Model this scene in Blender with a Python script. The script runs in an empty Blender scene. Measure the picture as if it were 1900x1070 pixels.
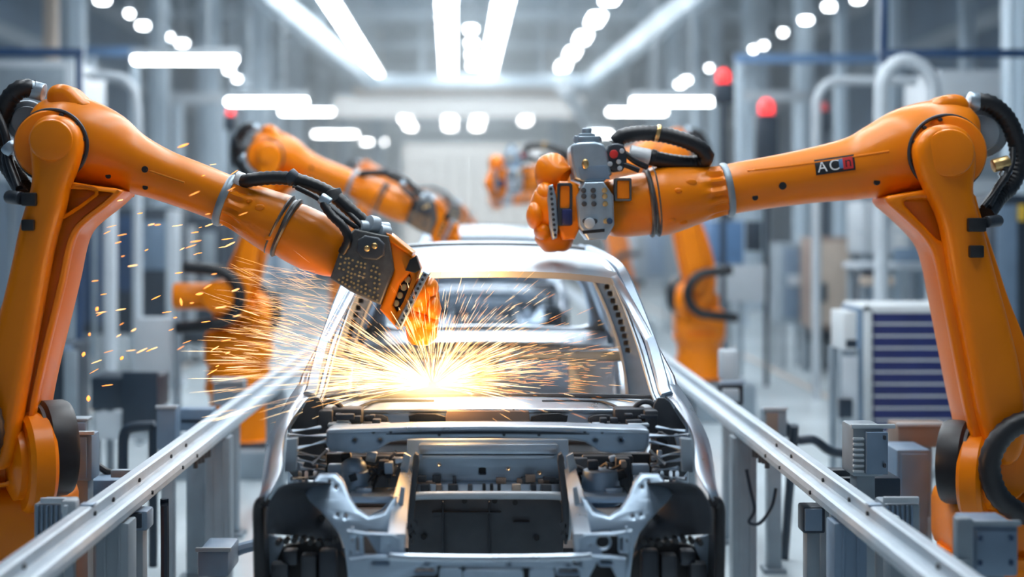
import bpy, bmesh, math, random
from mathutils import Vector, Matrix
random.seed(7)
SC = bpy.context.scene
COL = SC.collection
PI = math.pi
F, CX, CY, CZ = 2600.0, 893.0, 415.0, 2.2      # focal length in pixels, vanishing point, eye height

def V(px, py, D):
    """world point that stands D metres down the hall and projects to (px, py)"""
    return Vector(((px - CX) * D / F, D, CZ - (py - CY) * D / F))

# ------------------------------------------------------------------ materials
def mat(name, col, rough=0.5, metal=0.0, coat=0.0, var=0.06, scale=6.0, bump=0.0, emit=None, estr=0.0, rvar=0.0):
    m = bpy.data.materials.new(name); m.use_nodes = True
    nt = m.node_tree; b = nt.nodes['Principled BSDF']
    b.inputs['Roughness'].default_value = rough
    b.inputs['Metallic'].default_value = metal
    if name.startswith('orange'): b.inputs['Specular IOR Level'].default_value = 0.3
    if coat:
        b.inputs['Coat Weight'].default_value = coat
        b.inputs['Coat Roughness'].default_value = 0.15
    if emit:
        b.inputs['Emission Color'].default_value = (*emit, 1)
        b.inputs['Emission Strength'].default_value = estr
    if var or bump or rvar:
        tc = nt.nodes.new('ShaderNodeTexCoord'); n = nt.nodes.new('ShaderNodeTexNoise')
        n.inputs['Scale'].default_value = scale; n.inputs['Detail'].default_value = 4
        nt.links.new(tc.outputs['Object'], n.inputs['Vector'])
        r = nt.nodes.new('ShaderNodeValToRGB')
        r.color_ramp.elements[0].position = 0.3; r.color_ramp.elements[1].position = 0.7
        r.color_ramp.elements[0].color = (*[c * (1 - var) for c in col], 1)
        r.color_ramp.elements[1].color = (*[min(1, c * (1 + var)) for c in col], 1)
        nt.links.new(n.outputs['Fac'], r.inputs['Fac'])
        nt.links.new(r.outputs['Color'], b.inputs['Base Color'])
        if rvar:
            mr = nt.nodes.new('ShaderNodeMapRange')
            mr.inputs['To Min'].default_value = max(0.02, rough - rvar); mr.inputs['To Max'].default_value = rough + rvar
            nt.links.new(n.outputs['Fac'], mr.inputs['Value']); nt.links.new(mr.outputs['Result'], b.inputs['Roughness'])
        if bump:
            bp = nt.nodes.new('ShaderNodeBump'); bp.inputs['Strength'].default_value = bump; bp.inputs['Distance'].default_value = 0.02
            nt.links.new(n.outputs['Fac'], bp.inputs['Height']); nt.links.new(bp.outputs['Normal'], b.inputs['Normal'])
    else:
        b.inputs['Base Color'].default_value = (*col, 1)
    return m

M = dict(
    orange=mat('orange_paint', (0.86, 0.225, 0.0015), 0.34, 0, 0.10, 0.05, 3, rvar=0.06),
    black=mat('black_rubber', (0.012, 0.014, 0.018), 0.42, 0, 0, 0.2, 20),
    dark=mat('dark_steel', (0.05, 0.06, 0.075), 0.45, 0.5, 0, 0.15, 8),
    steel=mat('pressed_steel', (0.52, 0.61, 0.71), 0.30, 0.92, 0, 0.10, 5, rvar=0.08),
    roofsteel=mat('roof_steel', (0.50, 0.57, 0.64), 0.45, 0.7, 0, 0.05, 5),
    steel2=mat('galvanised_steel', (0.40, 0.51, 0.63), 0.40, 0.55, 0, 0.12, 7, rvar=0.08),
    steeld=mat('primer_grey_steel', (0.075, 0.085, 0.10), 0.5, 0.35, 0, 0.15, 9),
    alu=mat('aluminium', (0.50, 0.58, 0.65), 0.48, 0.35, 0, 0.06, 10, rvar=0.06),
    ring=mat('grey_seal', (0.25, 0.31, 0.36), 0.4, 0.4, 0, 0.1, 10),
    toolgrey=mat('tool_plate', (0.40, 0.49, 0.57), 0.35, 0.7, 0, 0.1, 12),
    tooldark=mat('tool_dark_plate', (0.13, 0.13, 0.13), 0.45, 0.6, 0, 0.25, 25),
    brass=mat('brass', (0.75, 0.5, 0.22), 0.3, 0.9, 0, 0.1, 10),
    bluegrey=mat('blue_grey_paint', (0.17, 0.25, 0.35), 0.45, 0.1, 0.1, 0.08, 6),
    midgrey=mat('mid_grey_paint', (0.27, 0.33, 0.38), 0.45, 0.2, 0, 0.08, 6),
    palegrey=mat('pale_grey_paint', (0.50, 0.56, 0.61), 0.45, 0, 0, 0.05, 4),
    whitegrey=mat('white_grey_paint', (0.66, 0.70, 0.72), 0.45, 0, 0, 0.04, 4),
    darkblue=mat('dark_blue_paint', (0.020, 0.055, 0.13), 0.4, 0, 0.1, 0.1, 6),
    navy=mat('navy_drawer', (0.012, 0.022, 0.12), 0.45, 0, 0, 0.1, 6),
    blue=mat('blue_paint', (0.10, 0.22, 0.42), 0.45, 0, 0, 0.1, 6),
    machine=mat('dark_machine_paint', (0.022, 0.038, 0.06), 0.45, 0.2, 0, 0.2, 3),
    beige=mat('beige_paint', (0.50, 0.42, 0.35), 0.5, 0, 0, 0.08, 4),
    brown=mat('brown_grey_paint', (0.26, 0.19, 0.155), 0.5, 0, 0, 0.12, 4),
    yellow=mat('yellow_plastic', (0.75, 0.5, 0.05), 0.45, 0, 0, 0.05, 4),
    pocket=mat('orange_recess_shade', (0.60, 0.19, 0.008), 0.5, 0, 0, 0.08, 4),  # darker copy of the orange, a recess's shade put into the colour
    redlamp=mat('red_beacon', (0.8, 0.02, 0.02), 0.3, 0, 0, 0, emit=(1, 0.03, 0.03), estr=2.2),
    redpaint=mat('red_plastic', (0.6, 0.03, 0.03), 0.4, 0, 0, 0.05),
    white=mat('white_plastic', (0.8, 0.82, 0.84), 0.4, 0, 0, 0.03),
    lamp=mat('lamp_glow', (1, 1, 1), 0.5, 0, 0, 0, emit=(0.90, 0.96, 1.0), estr=17.0),
    ceil=mat('ceiling_panels', (0.15, 0.235, 0.31), 0.7, 0, 0, 0.12, 0.6),
    wall=mat('wall_cladding', (0.09, 0.145, 0.21), 0.7, 0, 0, 0.25, 0.5),
    glowpanel=mat('canopy_added_glow', (0.8, 0.84, 0.85), 0.6, 0, 0, 0.03, 0.5, emit=(0.9, 0.97, 1.0), estr=0.55),
    farglow=mat('far_wall_added_glow', (0.7, 0.76, 0.78), 0.6, 0, 0, 0.06, 0.6, emit=(0.88, 0.97, 1.0), estr=0.75),
    farwall=mat('far_wall', (0.70, 0.76, 0.78), 0.7, 0, 0, 0.05, 0.4),
    column=mat('column_paint', (0.46, 0.57, 0.66), 0.5, 0, 0, 0.06, 1),
    beam=mat('beam_paint', (0.38, 0.47, 0.54), 0.5, 0, 0, 0.06, 1),
)
def floor_mat():
    m = mat('concrete_floor', (0.60, 0.68, 0.72), 0.22, 0, 0, 0.10, 0.7, rvar=0.08)
    return m
M['floor'] = floor_mat()

# ------------------------------------------------------------------ mesh builder
def catmull(pts, n=6):
    pts = [Vector(p) for p in pts]
    if len(pts) < 3: return pts
    out = []
    P = [pts[0] * 2 - pts[1]] + pts + [pts[-1] * 2 - pts[-2]]
    for i in range(1, len(P) - 2):
        a, b, c, d = P[i - 1], P[i], P[i + 1], P[i + 2]
        for k in range(n):
            t = k / n
            out.append(0.5 * ((2 * b) + (c - a) * t + (2 * a - 5 * b + 4 * c - d) * t * t + (-a + 3 * b - 3 * c + d) * t ** 3))
    out.append(pts[-1])
    return out

def chaikin(poly, n=2):
    for _ in range(n):
        q = []
        for i in range(len(poly)):
            a, b = poly[i], poly[(i + 1) % len(poly)]
            q.append((a[0] * .75 + b[0] * .25, a[1] * .75 + b[1] * .25))
            q.append((a[0] * .25 + b[0] * .75, a[1] * .25 + b[1] * .75))
        poly = q
    return poly

def circ(cx, cy, r, n=24, ry=None):
    ry = r if ry is None else ry
    return [(cx + r * math.cos(2 * PI * k / n), cy + ry * math.sin(2 * PI * k / n)) for k in range(n)]

def rrect(x0, y0, x1, y1, r=None, n=5):
    r = min(abs(x1 - x0), abs(y1 - y0)) * 0.2 if r is None else r
    out = []
    for cx, cy, a in ((x1 - r, y1 - r, 0), (x0 + r, y1 - r, 90), (x0 + r, y0 + r, 180), (x1 - r, y0 + r, 270)):
        for k in range(n + 1):
            t = math.radians(a + 90 * k / n); out.append((cx + r * math.cos(t), cy + r * math.sin(t)))
    return out

def frame(d):
    d = Vector(d).normalized()
    up = Vector((0, 0, 1)) if abs(d.z) < 0.95 else Vector((0, 1, 0))
    a = d.cross(up).normalized(); b = a.cross(d).normalized()
    return a, b, d

class MB:
    def __init__(s): s.bm = bmesh.new()
    def box(s, c, size, rot=None, bevel=0.0, seg=2):
        r = bmesh.ops.create_cube(s.bm, size=1.0)
        vs = r['verts']
        bmesh.ops.scale(s.bm, vec=Vector(size), verts=vs)
        if bevel > 0:
            es = list({e for v in vs for e in v.link_edges})
            rb = bmesh.ops.bevel(s.bm, geom=es, offset=min(bevel, min(size) * 0.45), segments=seg, profile=0.5, affect='EDGES')
            vs = list({v for f in rb['faces'] for v in f.verts} | {v for v in vs if v.is_valid})
        mx = Matrix.Translation(Vector(c))
        if rot is not None: mx = mx @ rot.to_4x4()
        bmesh.ops.transform(s.bm, matrix=mx, verts=vs)
        return s
    def pbox(s, x0, y0, x1, y1, D, depth, bevel=0.008):
        """box whose front face covers a pixel rectangle at distance D"""
        a = V(x0, y0, D); b = V(x1, y1, D)
        return s.box(((a.x + b.x) / 2, D + depth / 2, (a.z + b.z) / 2), (abs(b.x - a.x), depth, abs(a.z - b.z)), None, bevel)
    def rings(s, rings, cap=True, closed=True):
        vr = [[s.bm.verts.new(p) for p in r] for r in rings]
        n = len(vr[0])
        for i in range(len(vr) - 1):
            for k in range(n if closed else n - 1):
                a, b, c, d = vr[i][k], vr[i][(k + 1) % n], vr[i + 1][(k + 1) % n], vr[i + 1][k]
                try: s.bm.faces.new((a, b, c, d))
                except ValueError: pass
        if cap and closed:
            for r in (vr[0], vr[-1]):
                try: s.bm.faces.new(r)
                except ValueError: pass
        return s
    def lathe(s, p0, p1, prof, seg=32, ry=1.0):
        """prof: list of (t along p0-p1 in metres, radius)"""
        p0 = Vector(p0); p1 = Vector(p1); a, b, d = frame(p1 - p0)
        return s.rings([[p0 + d * t + (a * math.cos(2 * PI * k / seg) + b * math.sin(2 * PI * k / seg) * ry) * max(r, 1e-4) for k in range(seg)] for t, r in prof])
    def cyl(s, p0, p1, r, r1=None, seg=24, bevel=0.0):
        p0 = Vector(p0); p1 = Vector(p1); L = (p1 - p0).length; r1 = r if r1 is None else r1
        e = min(bevel, L * .4, r * .6)
        pr = [(0, r), (L, r1)] if e <= 0 else [(0, r - e), (e * .3, r - e * .3), (e, r), (L - e, r1), (L - e * .3, r1 - e * .3), (L, r1 - e)]
        return s.lathe(p0, p1, pr, seg)
    def tube(s, pts, r, seg=10, n=6, smooth=True, r1=None):
        P = catmull(pts, n) if smooth else [Vector(p) for p in pts]
        rings = []; prev = None; N = len(P)
        for i, p in enumerate(P):
            d = (P[min(i + 1, N - 1)] - P[max(i - 1, 0)])
            if d.length < 1e-9: d = Vector((0, 0, 1))
            d.normalize()
            if prev is None: a, b, _ = frame(d)
            else:
                a = (prev - d * prev.dot(d)).normalized(); b = d.cross(a).normalized()
            prev = a
            rr = r if r1 is None else r + (r1 - r) * i / (N - 1)
            rings.append([p + (a * math.cos(2 * PI * k / seg) + b * math.sin(2 * PI * k / seg)) * rr for k in range(seg)])
        return s.rings(rings)
    def ribbed(s, pts, r, pitch=0.016, depth=0.12, seg=14):
        """corrugated hose"""
        P = catmull(pts, 10); out = [P[0]]; acc = 0
        for i in range(1, len(P)):
            seglen = (P[i] - P[i - 1]).length
            while acc + seglen >= pitch:
                t = (pitch - acc) / seglen
                q = P[i - 1].lerp(P[i], t); P[i - 1] = q; out.append(q); seglen = (P[i] - q).length; acc = 0
                if seglen < 1e-6: break
            acc += seglen
        rings = []; prev = None; N = len(out)
        for i, p in enumerate(out):
            d = (out[min(i + 1, N - 1)] - out[max(i - 1, 0)]).normalized()
            if prev is None: a, b, _ = frame(d)
            else: a = (prev - d * prev.dot(d)).normalized(); b = d.cross(a).normalized()
            prev = a; rr = r * (1 - depth * (i % 2))
            rings.append([p + (a * math.cos(2 * PI * k / seg) + b * math.sin(2 * PI * k / seg)) * rr for k in range(seg)])
        return s.rings(rings)
    def limb(s, pts, D, seg=32, dep=1.0, n=5, flute=None):
        """loft along pixel points (px, py, r_px[, depth factor]) lying in the plane at distance D; round sections"""
        k = D / F
        P4 = [Vector((p[0], p[1], p[2])) for p in pts]
        Q = catmull(P4, n); N = len(Q); rings = []
        for i, q in enumerate(Q):
            a = Q[max(i - 1, 0)]; b = Q[min(i + 1, N - 1)]
            d = Vector((b.x - a.x, 0, -(b.y - a.y))).normalized()
            u = Vector((-d.z, 0, d.x)); w = Vector((0, 1, 0))
            c = V(q.x, q.y, D); r = max(q.z, 0.5) * k
            ring = []
            for j in range(seg):
                t = 2 * PI * j / seg; rr = r
                if flute and i / (N - 1) < flute[0]: rr = r * (1 - flute[1] * (0.5 + 0.5 * math.cos(t * flute[2])) * math.sin(PI * (i / (N - 1)) / flute[0]))
                ring.append(c + u * math.cos(t) * rr + w * math.sin(t) * rr * dep)
            rings.append(ring)
        return s.rings(rings)
    def sph(s, c, r, rot=None, u=24, v=14):
        r = (r, r, r) if isinstance(r, (int, float)) else r
        mx = Matrix.Translation(Vector(c))
        if rot is not None: mx = mx @ rot.to_4x4()
        mx = mx @ Matrix.Diagonal((*r, 1))
        bmesh.ops.create_uvsphere(s.bm, u_segments=u, v_segments=v, radius=1.0, matrix=mx)
        return s
    def torus(s, c, axis, R, r, seg=40, sr=10, a0=0, a1=2 * PI):
        a, b, d = frame(axis); c = Vector(c); full = abs(a1 - a0 - 2 * PI) < 1e-6
        rings = []
        for i in range(seg + 1):
            t = a0 + (a1 - a0) * i / seg; e = a * math.cos(t) + b * math.sin(t)
            rings.append([c + e * R + (e * math.cos(2 * PI * k / sr) + d * math.sin(2 * PI * k / sr)) * r for k in range(sr)])
        s.rings(rings, cap=not full)
        if full: bmesh.ops.remove_doubles(s.bm, verts=s.bm.verts, dist=1e-6)
        return s
    def plate(s, outline, thick, mx, holes=(), bevel=0.004, res=1):
        cu = bpy.data.curves.new('tmp', 'CURVE'); cu.dimensions = '2D'; cu.fill_mode = 'BOTH'
        bevel = min(bevel, thick * .49)
        cu.extrude = thick / 2 - bevel; cu.bevel_depth = bevel; cu.bevel_resolution = res; cu.offset = -bevel
        for poly in [outline, *holes]:
            sp = cu.splines.new('POLY'); sp.points.add(len(poly) - 1)
            for p, q in zip(sp.points, poly): p.co = (q[0], q[1], 0, 1)
            sp.use_cyclic_u = True
        ob = bpy.data.objects.new('tmp', cu); COL.objects.link(ob)
        dg = bpy.context.evaluated_depsgraph_get()
        me = bpy.data.meshes.new_from_object(ob.evaluated_get(dg))
        bpy.data.objects.remove(ob); bpy.data.curves.remove(cu)
        me.transform(mx)
        n0 = len(s.bm.verts)
        s.bm.from_mesh(me); bpy.data.meshes.remove(me)
        s.bm.verts.ensure_lookup_table()
        vs = s.bm.verts[n0:]
        bmesh.ops.remove_doubles(s.bm, verts=vs, dist=2e-5)
        return s
    def pplate(s, outline, D, thick, holes=(), bevel=0.004, res=1):
        """upright plate: pixel outline read at distance D, its front face there, running back by thick"""
        w = lambda poly: [((p[0] - CX) * D / F, CZ - (p[1] - CY) * D / F) for p in poly]
        mx = Matrix(((1, 0, 0, 0), (0, 0, -1, D + thick / 2), (0, 1, 0, 0), (0, 0, 0, 1)))
        return s.plate(w(outline), thick, mx, [w(h) for h in holes], bevel, res)
    def sheet(s, grid, thick=0.004):
        """open surface through a grid of points, given a thickness"""
        n0 = len(s.bm.faces)
        vr = [[s.bm.verts.new(p) for p in r] for r in grid]; fs = []
        for i in range(len(vr) - 1):
            for k in range(len(vr[0]) - 1):
                fs.append(s.bm.faces.new((vr[i][k], vr[i][k + 1], vr[i + 1][k + 1], vr[i + 1][k])))
        bmesh.ops.recalc_face_normals(s.bm, faces=fs)
        bmesh.ops.solidify(s.bm, geom=fs, thickness=thick)
        return s
    def mirror_x(s, x0):
        """add a mirrored copy about the plane X = x0"""
        g = bmesh.ops.duplicate(s.bm, geom=s.bm.verts[:] + s.bm.edges[:] + s.bm.faces[:])
        vs = [e for e in g['geom'] if isinstance(e, bmesh.types.BMVert)]
        fs = [e for e in g['geom'] if isinstance(e, bmesh.types.BMFace)]
        for v in vs: v.co.x = 2 * x0 - v.co.x
        bmesh.ops.reverse_faces(s.bm, faces=fs)
        return s
    def flip_x(s, x0):
        for v in s.bm.verts: v.co.x = 2 * x0 - v.co.x
        bmesh.ops.reverse_faces(s.bm, faces=s.bm.faces[:])
        return s

# ------------------------------------------------------------------ scene objects
def origin(o):
    p = Vector((0, 0, 0))
    while o is not None: p = p + o.location; o = o.parent
    return p

def obj(name, mb, m, parent=None, at=None, label=None, sharp=38):
    bmesh.ops.recalc_face_normals(mb.bm, faces=mb.bm.faces[:])
    me = bpy.data.meshes.new(name); mb.bm.to_mesh(me); mb.bm.free()
    me.materials.append(M[m] if isinstance(m, str) else m)
    me.shade_smooth(); me.set_sharp_from_angle(angle=math.radians(sharp))
    o = bpy.data.objects.new(name, me); COL.objects.link(o)
    if parent is not None:
        o.parent = parent; me.transform(Matrix.Translation(-origin(parent)))
    elif at is not None:
        o.location = at; me.transform(Matrix.Translation(-Vector(at)))
    else:
        bb = [v.co for v in me.vertices]
        c = Vector(((min(v.x for v in bb) + max(v.x for v in bb)) / 2, (min(v.y for v in bb) + max(v.y for v in bb)) / 2, min(v.z for v in bb)))
        o.location = c; me.transform(Matrix.Translation(-c))
    if label: o['label'] = label
    return o

def tag(o, label, cat, group=None, kind=None):
    o['label'] = label; o['category'] = cat
    if group: o['group'] = group
    if kind: o['kind'] = kind
    return o

def thing(name, label, cat, loc, group=None):
    o = bpy.data.objects.new(name, None); COL.objects.link(o)
    o.empty_display_size = 0.1; o.location = loc
    return tag(o, label, cat, group)

def struct(name, mb, m, at=None, label=None, parent=None):
    o = obj(name, mb, m, parent, at)
    if parent is None: o['kind'] = 'structure'
    if label: o['label'] = label
    return o

def dup(root, shift, label=None):
    def cp(o, par):
        c = o.copy(); COL.objects.link(c)
        if par is not None: c.parent = par
        for ch in list(o.children): cp(ch, c)
        return c
    r = cp(root, None); r.location = root.location + Vector(shift)
    if label: r['label'] = label
    return r
HAZE = True
# ------------------------------------------------------------------ welding robots
def lsurf(pts, D, px, py, lift=0.0):
    """point on the camera-side surface of a round limb, seen at pixel (px, py)"""
    k = D / F
    Q = catmull([Vector(p[:3]) for p in pts], 6)
    best = None
    for a, b in zip(Q, Q[1:]):
        dx, dy = b.x - a.x, b.y - a.y
        t = max(0, min(1, ((px - a.x) * dx + (py - a.y) * dy) / max(1e-6, dx * dx + dy * dy)))
        c = a.lerp(b, t); e = math.hypot(c.x - px, c.y - py)
        if best is None or e < best[0]: best = (e, c)
    q = best[1]
    off = min(best[0], q.z * 0.98)
    p = V(px, py, D); p.y = D - math.sqrt(q.z ** 2 - off ** 2) * k - lift
    return p

def dirxz(a, b, D):
    return (V(*b, D) - V(*a, D)).normalized()

def make_robot(d, label):
    D, k, s = d['D'], d['D'] / F, d['s']          # s = +1: arm reaches to the right, -1: to the left
    base = V(d['base'][0], CY, D); base.z = 0
    R = thing('welding_robot', label, 'robot', base)
    # --- forearm casting
    fp = d['forearm']
    fa = obj('forearm', MB().limb(fp, D, 40), 'orange', R)
    for (x, y, r) in d['holes']:
        p = lsurf(fp, D, x, y)
        obj('bolt_hole', MB().cyl(p + Vector((0, 0.02, 0)), p - Vector((0, 0.004, 0)), r * k, seg=16), 'black', fa)
    ex, ey, er = d['cap']
    # flange ring round the elbow with its bolts
    rx, ry, rr = d['ring']
    dr = D - 0.215
    m = MB().torus(V(rx, ry, dr), (0, 1, 0), rr * k, 0.010, 48, 8)
    obj('elbow_seal', m, 'dark', fa)
    m = MB(); m.cyl(V(rx, ry, dr + 0.12), V(rx, ry, dr - 0.01), rr * k, seg=48, bevel=0.02)
    obj('elbow_flange', m, 'orange', fa)
    for i in range(12):
        t = 2 * PI * i / 12 + 0.2
        c = V(rx, ry, dr - 0.008) + Vector((math.cos(t), 0, math.sin(t))) * (rr - 7) * k
        obj('bolt', MB().cyl(c + Vector((0, 0.01, 0)), c - Vector((0, 0.012, 0)), 0.010, seg=8, bevel=0.003), 'dark', fa)
    # rear motor housing on the elbow
    m = MB().pplate(chaikin(d['bump'], 2), D - 0.12, 0.22, (), 0.045, 3)
    bc = d['bump'][len(d['bump']) // 2]
    obj('motor_housing', m, 'orange', R)
    gx, gy, gr = d['disc']
    m = MB().cyl(V(gx, gy, D + 0.02), V(gx, gy, D + 0.20), gr * k, seg=40, bevel=0.02)
    m.cyl(V(gx, gy, D - 0.01), V(gx, gy, D + 0.03), gr * k * 0.7, seg=40, bevel=0.01)
    obj('motor_cover', m, 'midgrey', R)
    # --- lower arm: web with a recess, cheek plate in front
    m = MB().pplate(chaikin(d['web'], 2), D - 0.19, 0.30, (), 0.03, 2)
    la = obj('lower_arm', m, 'orange', R)
    m = MB().pplate(chaikin(d['web'], 2), D - 0.255, 0.07, [chaikin(d['pocket'], 2)], 0.02, 2)
    obj('web_plate', m, 'orange', la)
    m = MB().pplate(chaikin(d['cheek'], 2), D - 0.36, 0.16, (), 0.05, 3)
    obj('cheek_plate', m, 'orange', la)
    m = MB().cyl(V(ex, ey, D - 0.34), V(ex, ey, D - 0.385), er * 0.78 * k, seg=40, bevel=0.02)
    obj('elbow_cap', m, 'orange', la)
    for (x0, y0, x1, y1) in d['pads']:
        obj('cable_clip', MB().pbox(x0, y0, x1, y1, D - 0.385, 0.05, 0.008), 'black', la)
    cx0, cy0 = d['clipknob']
    m = MB().cyl(V(cx0, cy0, D - 0.36), V(cx0 + s * -24, cy0 - 3, D - 0.30), 0.03, seg=14, bevel=0.008)
    obj('hose_clamp', m, 'dark', la)
    # --- wrist
    (ax, ay, ar), (bx, by, br) = d['ring1']
    dv = Vector((bx - ax, 0, -(by - ay))).normalized()
    c = V(ax, ay, D)
    m = MB().lathe(c - dv * 0.012, c + dv, [(0, ar * k * .9), (0, ar * k + .008), (.010, ar * k + .014), (.024, ar * k + .014), (.034, ar * k + .008), (.034, ar * k * .9)], 40)
    obj('wrist_seal', m, 'ring', R)
    sl = obj('wrist_sleeve', MB().limb(d['sleeve'], D, 64, flute=(0.42, 0.16, 14)), 'orange', R)
    for (x, y, r) in d['dimples']:
        p = lsurf(d['sleeve'], D, x, y)
        obj('dimple', MB().sph(p, (r * 1.5 * k, 0.008, r * k), None, 16, 8), 'orange', sl)
    (ax, ay, ar), (bx, by, br) = d['ring2']
    dv = Vector((bx - ax, 0, -(by - ay))).normalized(); c = V(ax, ay, D); q = ar * k
    m = MB().lathe(c - dv * .03, c + dv, [(0, q * .85), (0, q), (.008, q + .008), (.016, q), (.022, q - .006), (.030, q - .006), (.036, q + .004), (.046, q + .008), (.054, q), (.054, q * .8)], 48)
    obj('wrist_ring', m, 'tooldark', R)
    for i in range(20):
        t = 2 * PI * i / 20; a_, b_, _ = frame(dv)
        pp = c - dv * .032 + (a_ * math.cos(t) + b_ * math.sin(t)) * (q - .012)
        obj('ring_bolt', MB().cyl(pp + dv * .01, pp - dv * .008, .007, seg=8), 'brass', R.children[-1])
    obj('wrist_joint', MB().limb(d['ball'], D, 40), 'orange', R)
    # --- dress pack
    for i, (path, r, dd, rib) in enumerate(d['hoses']):
        P = [V(x, y, D + z) for (x, y, z) in path]
        m = MB()
        if rib: m.ribbed(P, r, 0.014, 0.10)
        else: m.tube(P, r, 12, 8)
        obj('hose', m, 'black', R)
    for (x0, y0, x1, y1, z, r, mt) in d['cuffs']:
        obj('hose_coupling', MB().cyl(V(x0, y0, D + z), V(x1, y1, D + z), r, seg=18, bevel=0.006), mt, R)
    # --- shoulder and base
    bx_, by_ = d['shoulder']
    ax_ = Vector((-s * 0.85, -0.52, 0)).normalized()
    c = V(bx_, by_, D - 0.12)
    m = MB().lathe(c - ax_ * .10, c + ax_, [(0, .15), (0, .205), (.02, .215), (.11, .215), (.125, .20), (.14, .20), (.15, .17)], 48)
    obj('shoulder_motor', m, 'black', R)
    c2 = V(bx_ - s * 34, by_ + 26, D - 0.20)
    m = MB().lathe(c2 - ax_ * .09, c2 + ax_, [(0, .15), (0, .20), (.02, .222), (.10, .222), (.12, .205), (.12, .16), (.15, .16), (.17, .12)], 48)
    obj('shoulder_drum', m, 'orange', R)
    bz = V(d['base'][0], d['base'][1], D).z
    o = base
    m = MB().box((o.x, D + .02, bz - .23), (.56, .52, .36), None, .09, 3)
    m.box((o.x + s * -.05, D + .02, bz - .02), (.34, .36, .30), None, .08, 3)
    m.cyl((o.x, D, .50), (o.x, D, bz - .36), .29, .27, 40, .03)
    obj('carousel', m, 'orange', R)
    m = MB().lathe((o.x, D, 0), (o.x, D, 1), [(0, .36), (.04, .36), (.05, .33), (.30, .25), (.42, .26), (.47, .30), (.52, .30)], 40)
    obj('pedestal', m, 'orange', R)
    m = MB().box((o.x, D, .02), (.76, .76, .04), None, .01)
    for qx in (-.32, .32):
        for qy in (-.32, .32): m.cyl((o.x + qx, D + qy, .03), (o.x + qx, D + qy, .07), .025, seg=6)
    obj('base_plate', m, 'dark', R)
    hx, hy = d['loop']; hc = V(hx, hy, D - .42); Rr = .235
    P = []
    for t in d['loopa']:
        a = math.radians(t); P.append(hc + Vector((math.cos(a) * Rr * s * -1, 0.0, math.sin(a) * Rr)))
    P = [P[0] + Vector((-s * .30, .05, .03))] + P + [P[-1] + Vector((-s * .34, .08, -.04))]
    obj('base_hose', MB().ribbed(P, .055, .02, .08, 16), 'black', R)
    if 'stub' in d:
        m = MB().cyl(hc + Vector((s * .05, .28, 0)), hc + Vector((s * .05, -.02, 0)), .15, seg=30, bevel=.03)
        m.cyl(hc + Vector((-s * .0, .2, 0)), hc + Vector((-s * .38, .16, 0)), .12, seg=30, bevel=.03)
        obj('gear_housing', m, 'orange', R)
    return R

L = dict(D=6.4, s=1, base=(10, 872), cap=(95, 260, 48), ring=(95, 270, 64),
    forearm=[(58, 262, 40), (72, 262, 66), (100, 262, 82), (140, 266, 87), (190, 278, 76), (240, 300, 58), (300, 324, 48), (360, 346, 46), (416, 368, 45)],
    holes=[(281, 316, 6), (279, 348, 5), (214, 328, 5)],
    bump=[(80, 172), (92, 156), (112, 153), (130, 160), (146, 178), (168, 192), (150, 215), (86, 205)],
    disc=(50, 225, 40),
    web=[(120, 335), (170, 344), (228, 351), (222, 360), (196, 384), (166, 406), (140, 430), (128, 470), (120, 515), (104, 580), (84, 660), (66, 740), (58, 800), (56, 860), (20, 905), (-30, 905), (-75, 860), (-80, 800), (-56, 700), (-10, 600), (20, 505), (34, 454), (48, 389), (60, 335)],
    pocket=[(124, 349), (145, 350), (178, 354), (166, 364), (146, 379), (108, 404), (114, 380)],
    cheek=[(48, 262), (52, 238), (66, 218), (88, 210), (112, 214), (132, 230), (142, 256), (140, 285), (130, 318), (118, 345), (112, 380), (102, 410), (88, 460), (70, 560), (44, 700), (26, 800), (20, 870), (-30, 880), (-60, 850), (-62, 790), (-36, 690), (-8, 590), (16, 490), (30, 420), (42, 380), (54, 340), (53, 300)],
    pads=[(38, 357, 66, 382), (38, 407, 62, 428)], clipknob=(40, 368),
    ring1=((417, 371, 45), (470, 392, 0)), ring2=((527, 420, 57), (575, 445, 0)),
    sleeve=[(418, 371, 44), (440, 380, 46), (465, 391, 50), (495, 406, 55), (515, 415, 58), (527, 420, 56)],
    dimples=[(490, 385, 6), (505, 440, 5), (470, 372, 4)],
    ball=[(528, 421, 52), (545, 430, 55), (575, 445, 56), (600, 457, 53), (622, 467, 49), (640, 475, 42)],
    hoses=[([(447, 338, -.04), (470, 333, -.08), (505, 330, -.08), (542, 332, -.08), (580, 343, -.08), (618, 362, -.08), (650, 390, -.10), (678, 414, -.10)], .033, 0, True),
           ([(601, 362, -.14), (602, 380, -.17), (616, 400, -.19), (636, 420, -.21), (646, 444, -.21), (634, 470, -.19)], .021, 0, True),
           ([(545, 345, -.12), (590, 368, -.16), (630, 400, -.18), (664, 424, -.16)], .012, 0, False),
           ([(620, 372, -.06), (648, 396, -.12), (672, 420, -.16)], .013, 0, False),
           ([(62, 166, -.02), (42, 164, -.04), (22, 178, -.04), (6, 206, -.04), (-6, 250, -.02), (4, 290, 0), (26, 322, -.04), (44, 352, -.16)], .045, 0, True),
           ([(20, 262, -.1), (14, 300, -.1), (30, 340, -.14), (44, 362, -.26)], .028, 0, True),
           ([(-10, 200, -.1), (10, 250, -.12), (18, 300, -.14), (36, 350, -.26)], .018, 0, False)],
    cuffs=[(50, 164, 82, 172, -.02, .042, 'toolgrey'), (616, 352, 622, 372, -.08, .040, 'tooldark'), (534, 322, 548, 336, -.08, .037, 'dark'), (436, 330, 452, 336, -.04, .036, 'white'), (14, 268, 28, 284, -.12, .04, 'toolgrey'), (594, 366, 612, 378, -.16, .026, 'toolgrey')],
    shoulder=(84, 832), loop=(-118, 800), loopa=[100, 130, 160, 185, 215, 245, 270], stub=1)

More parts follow.
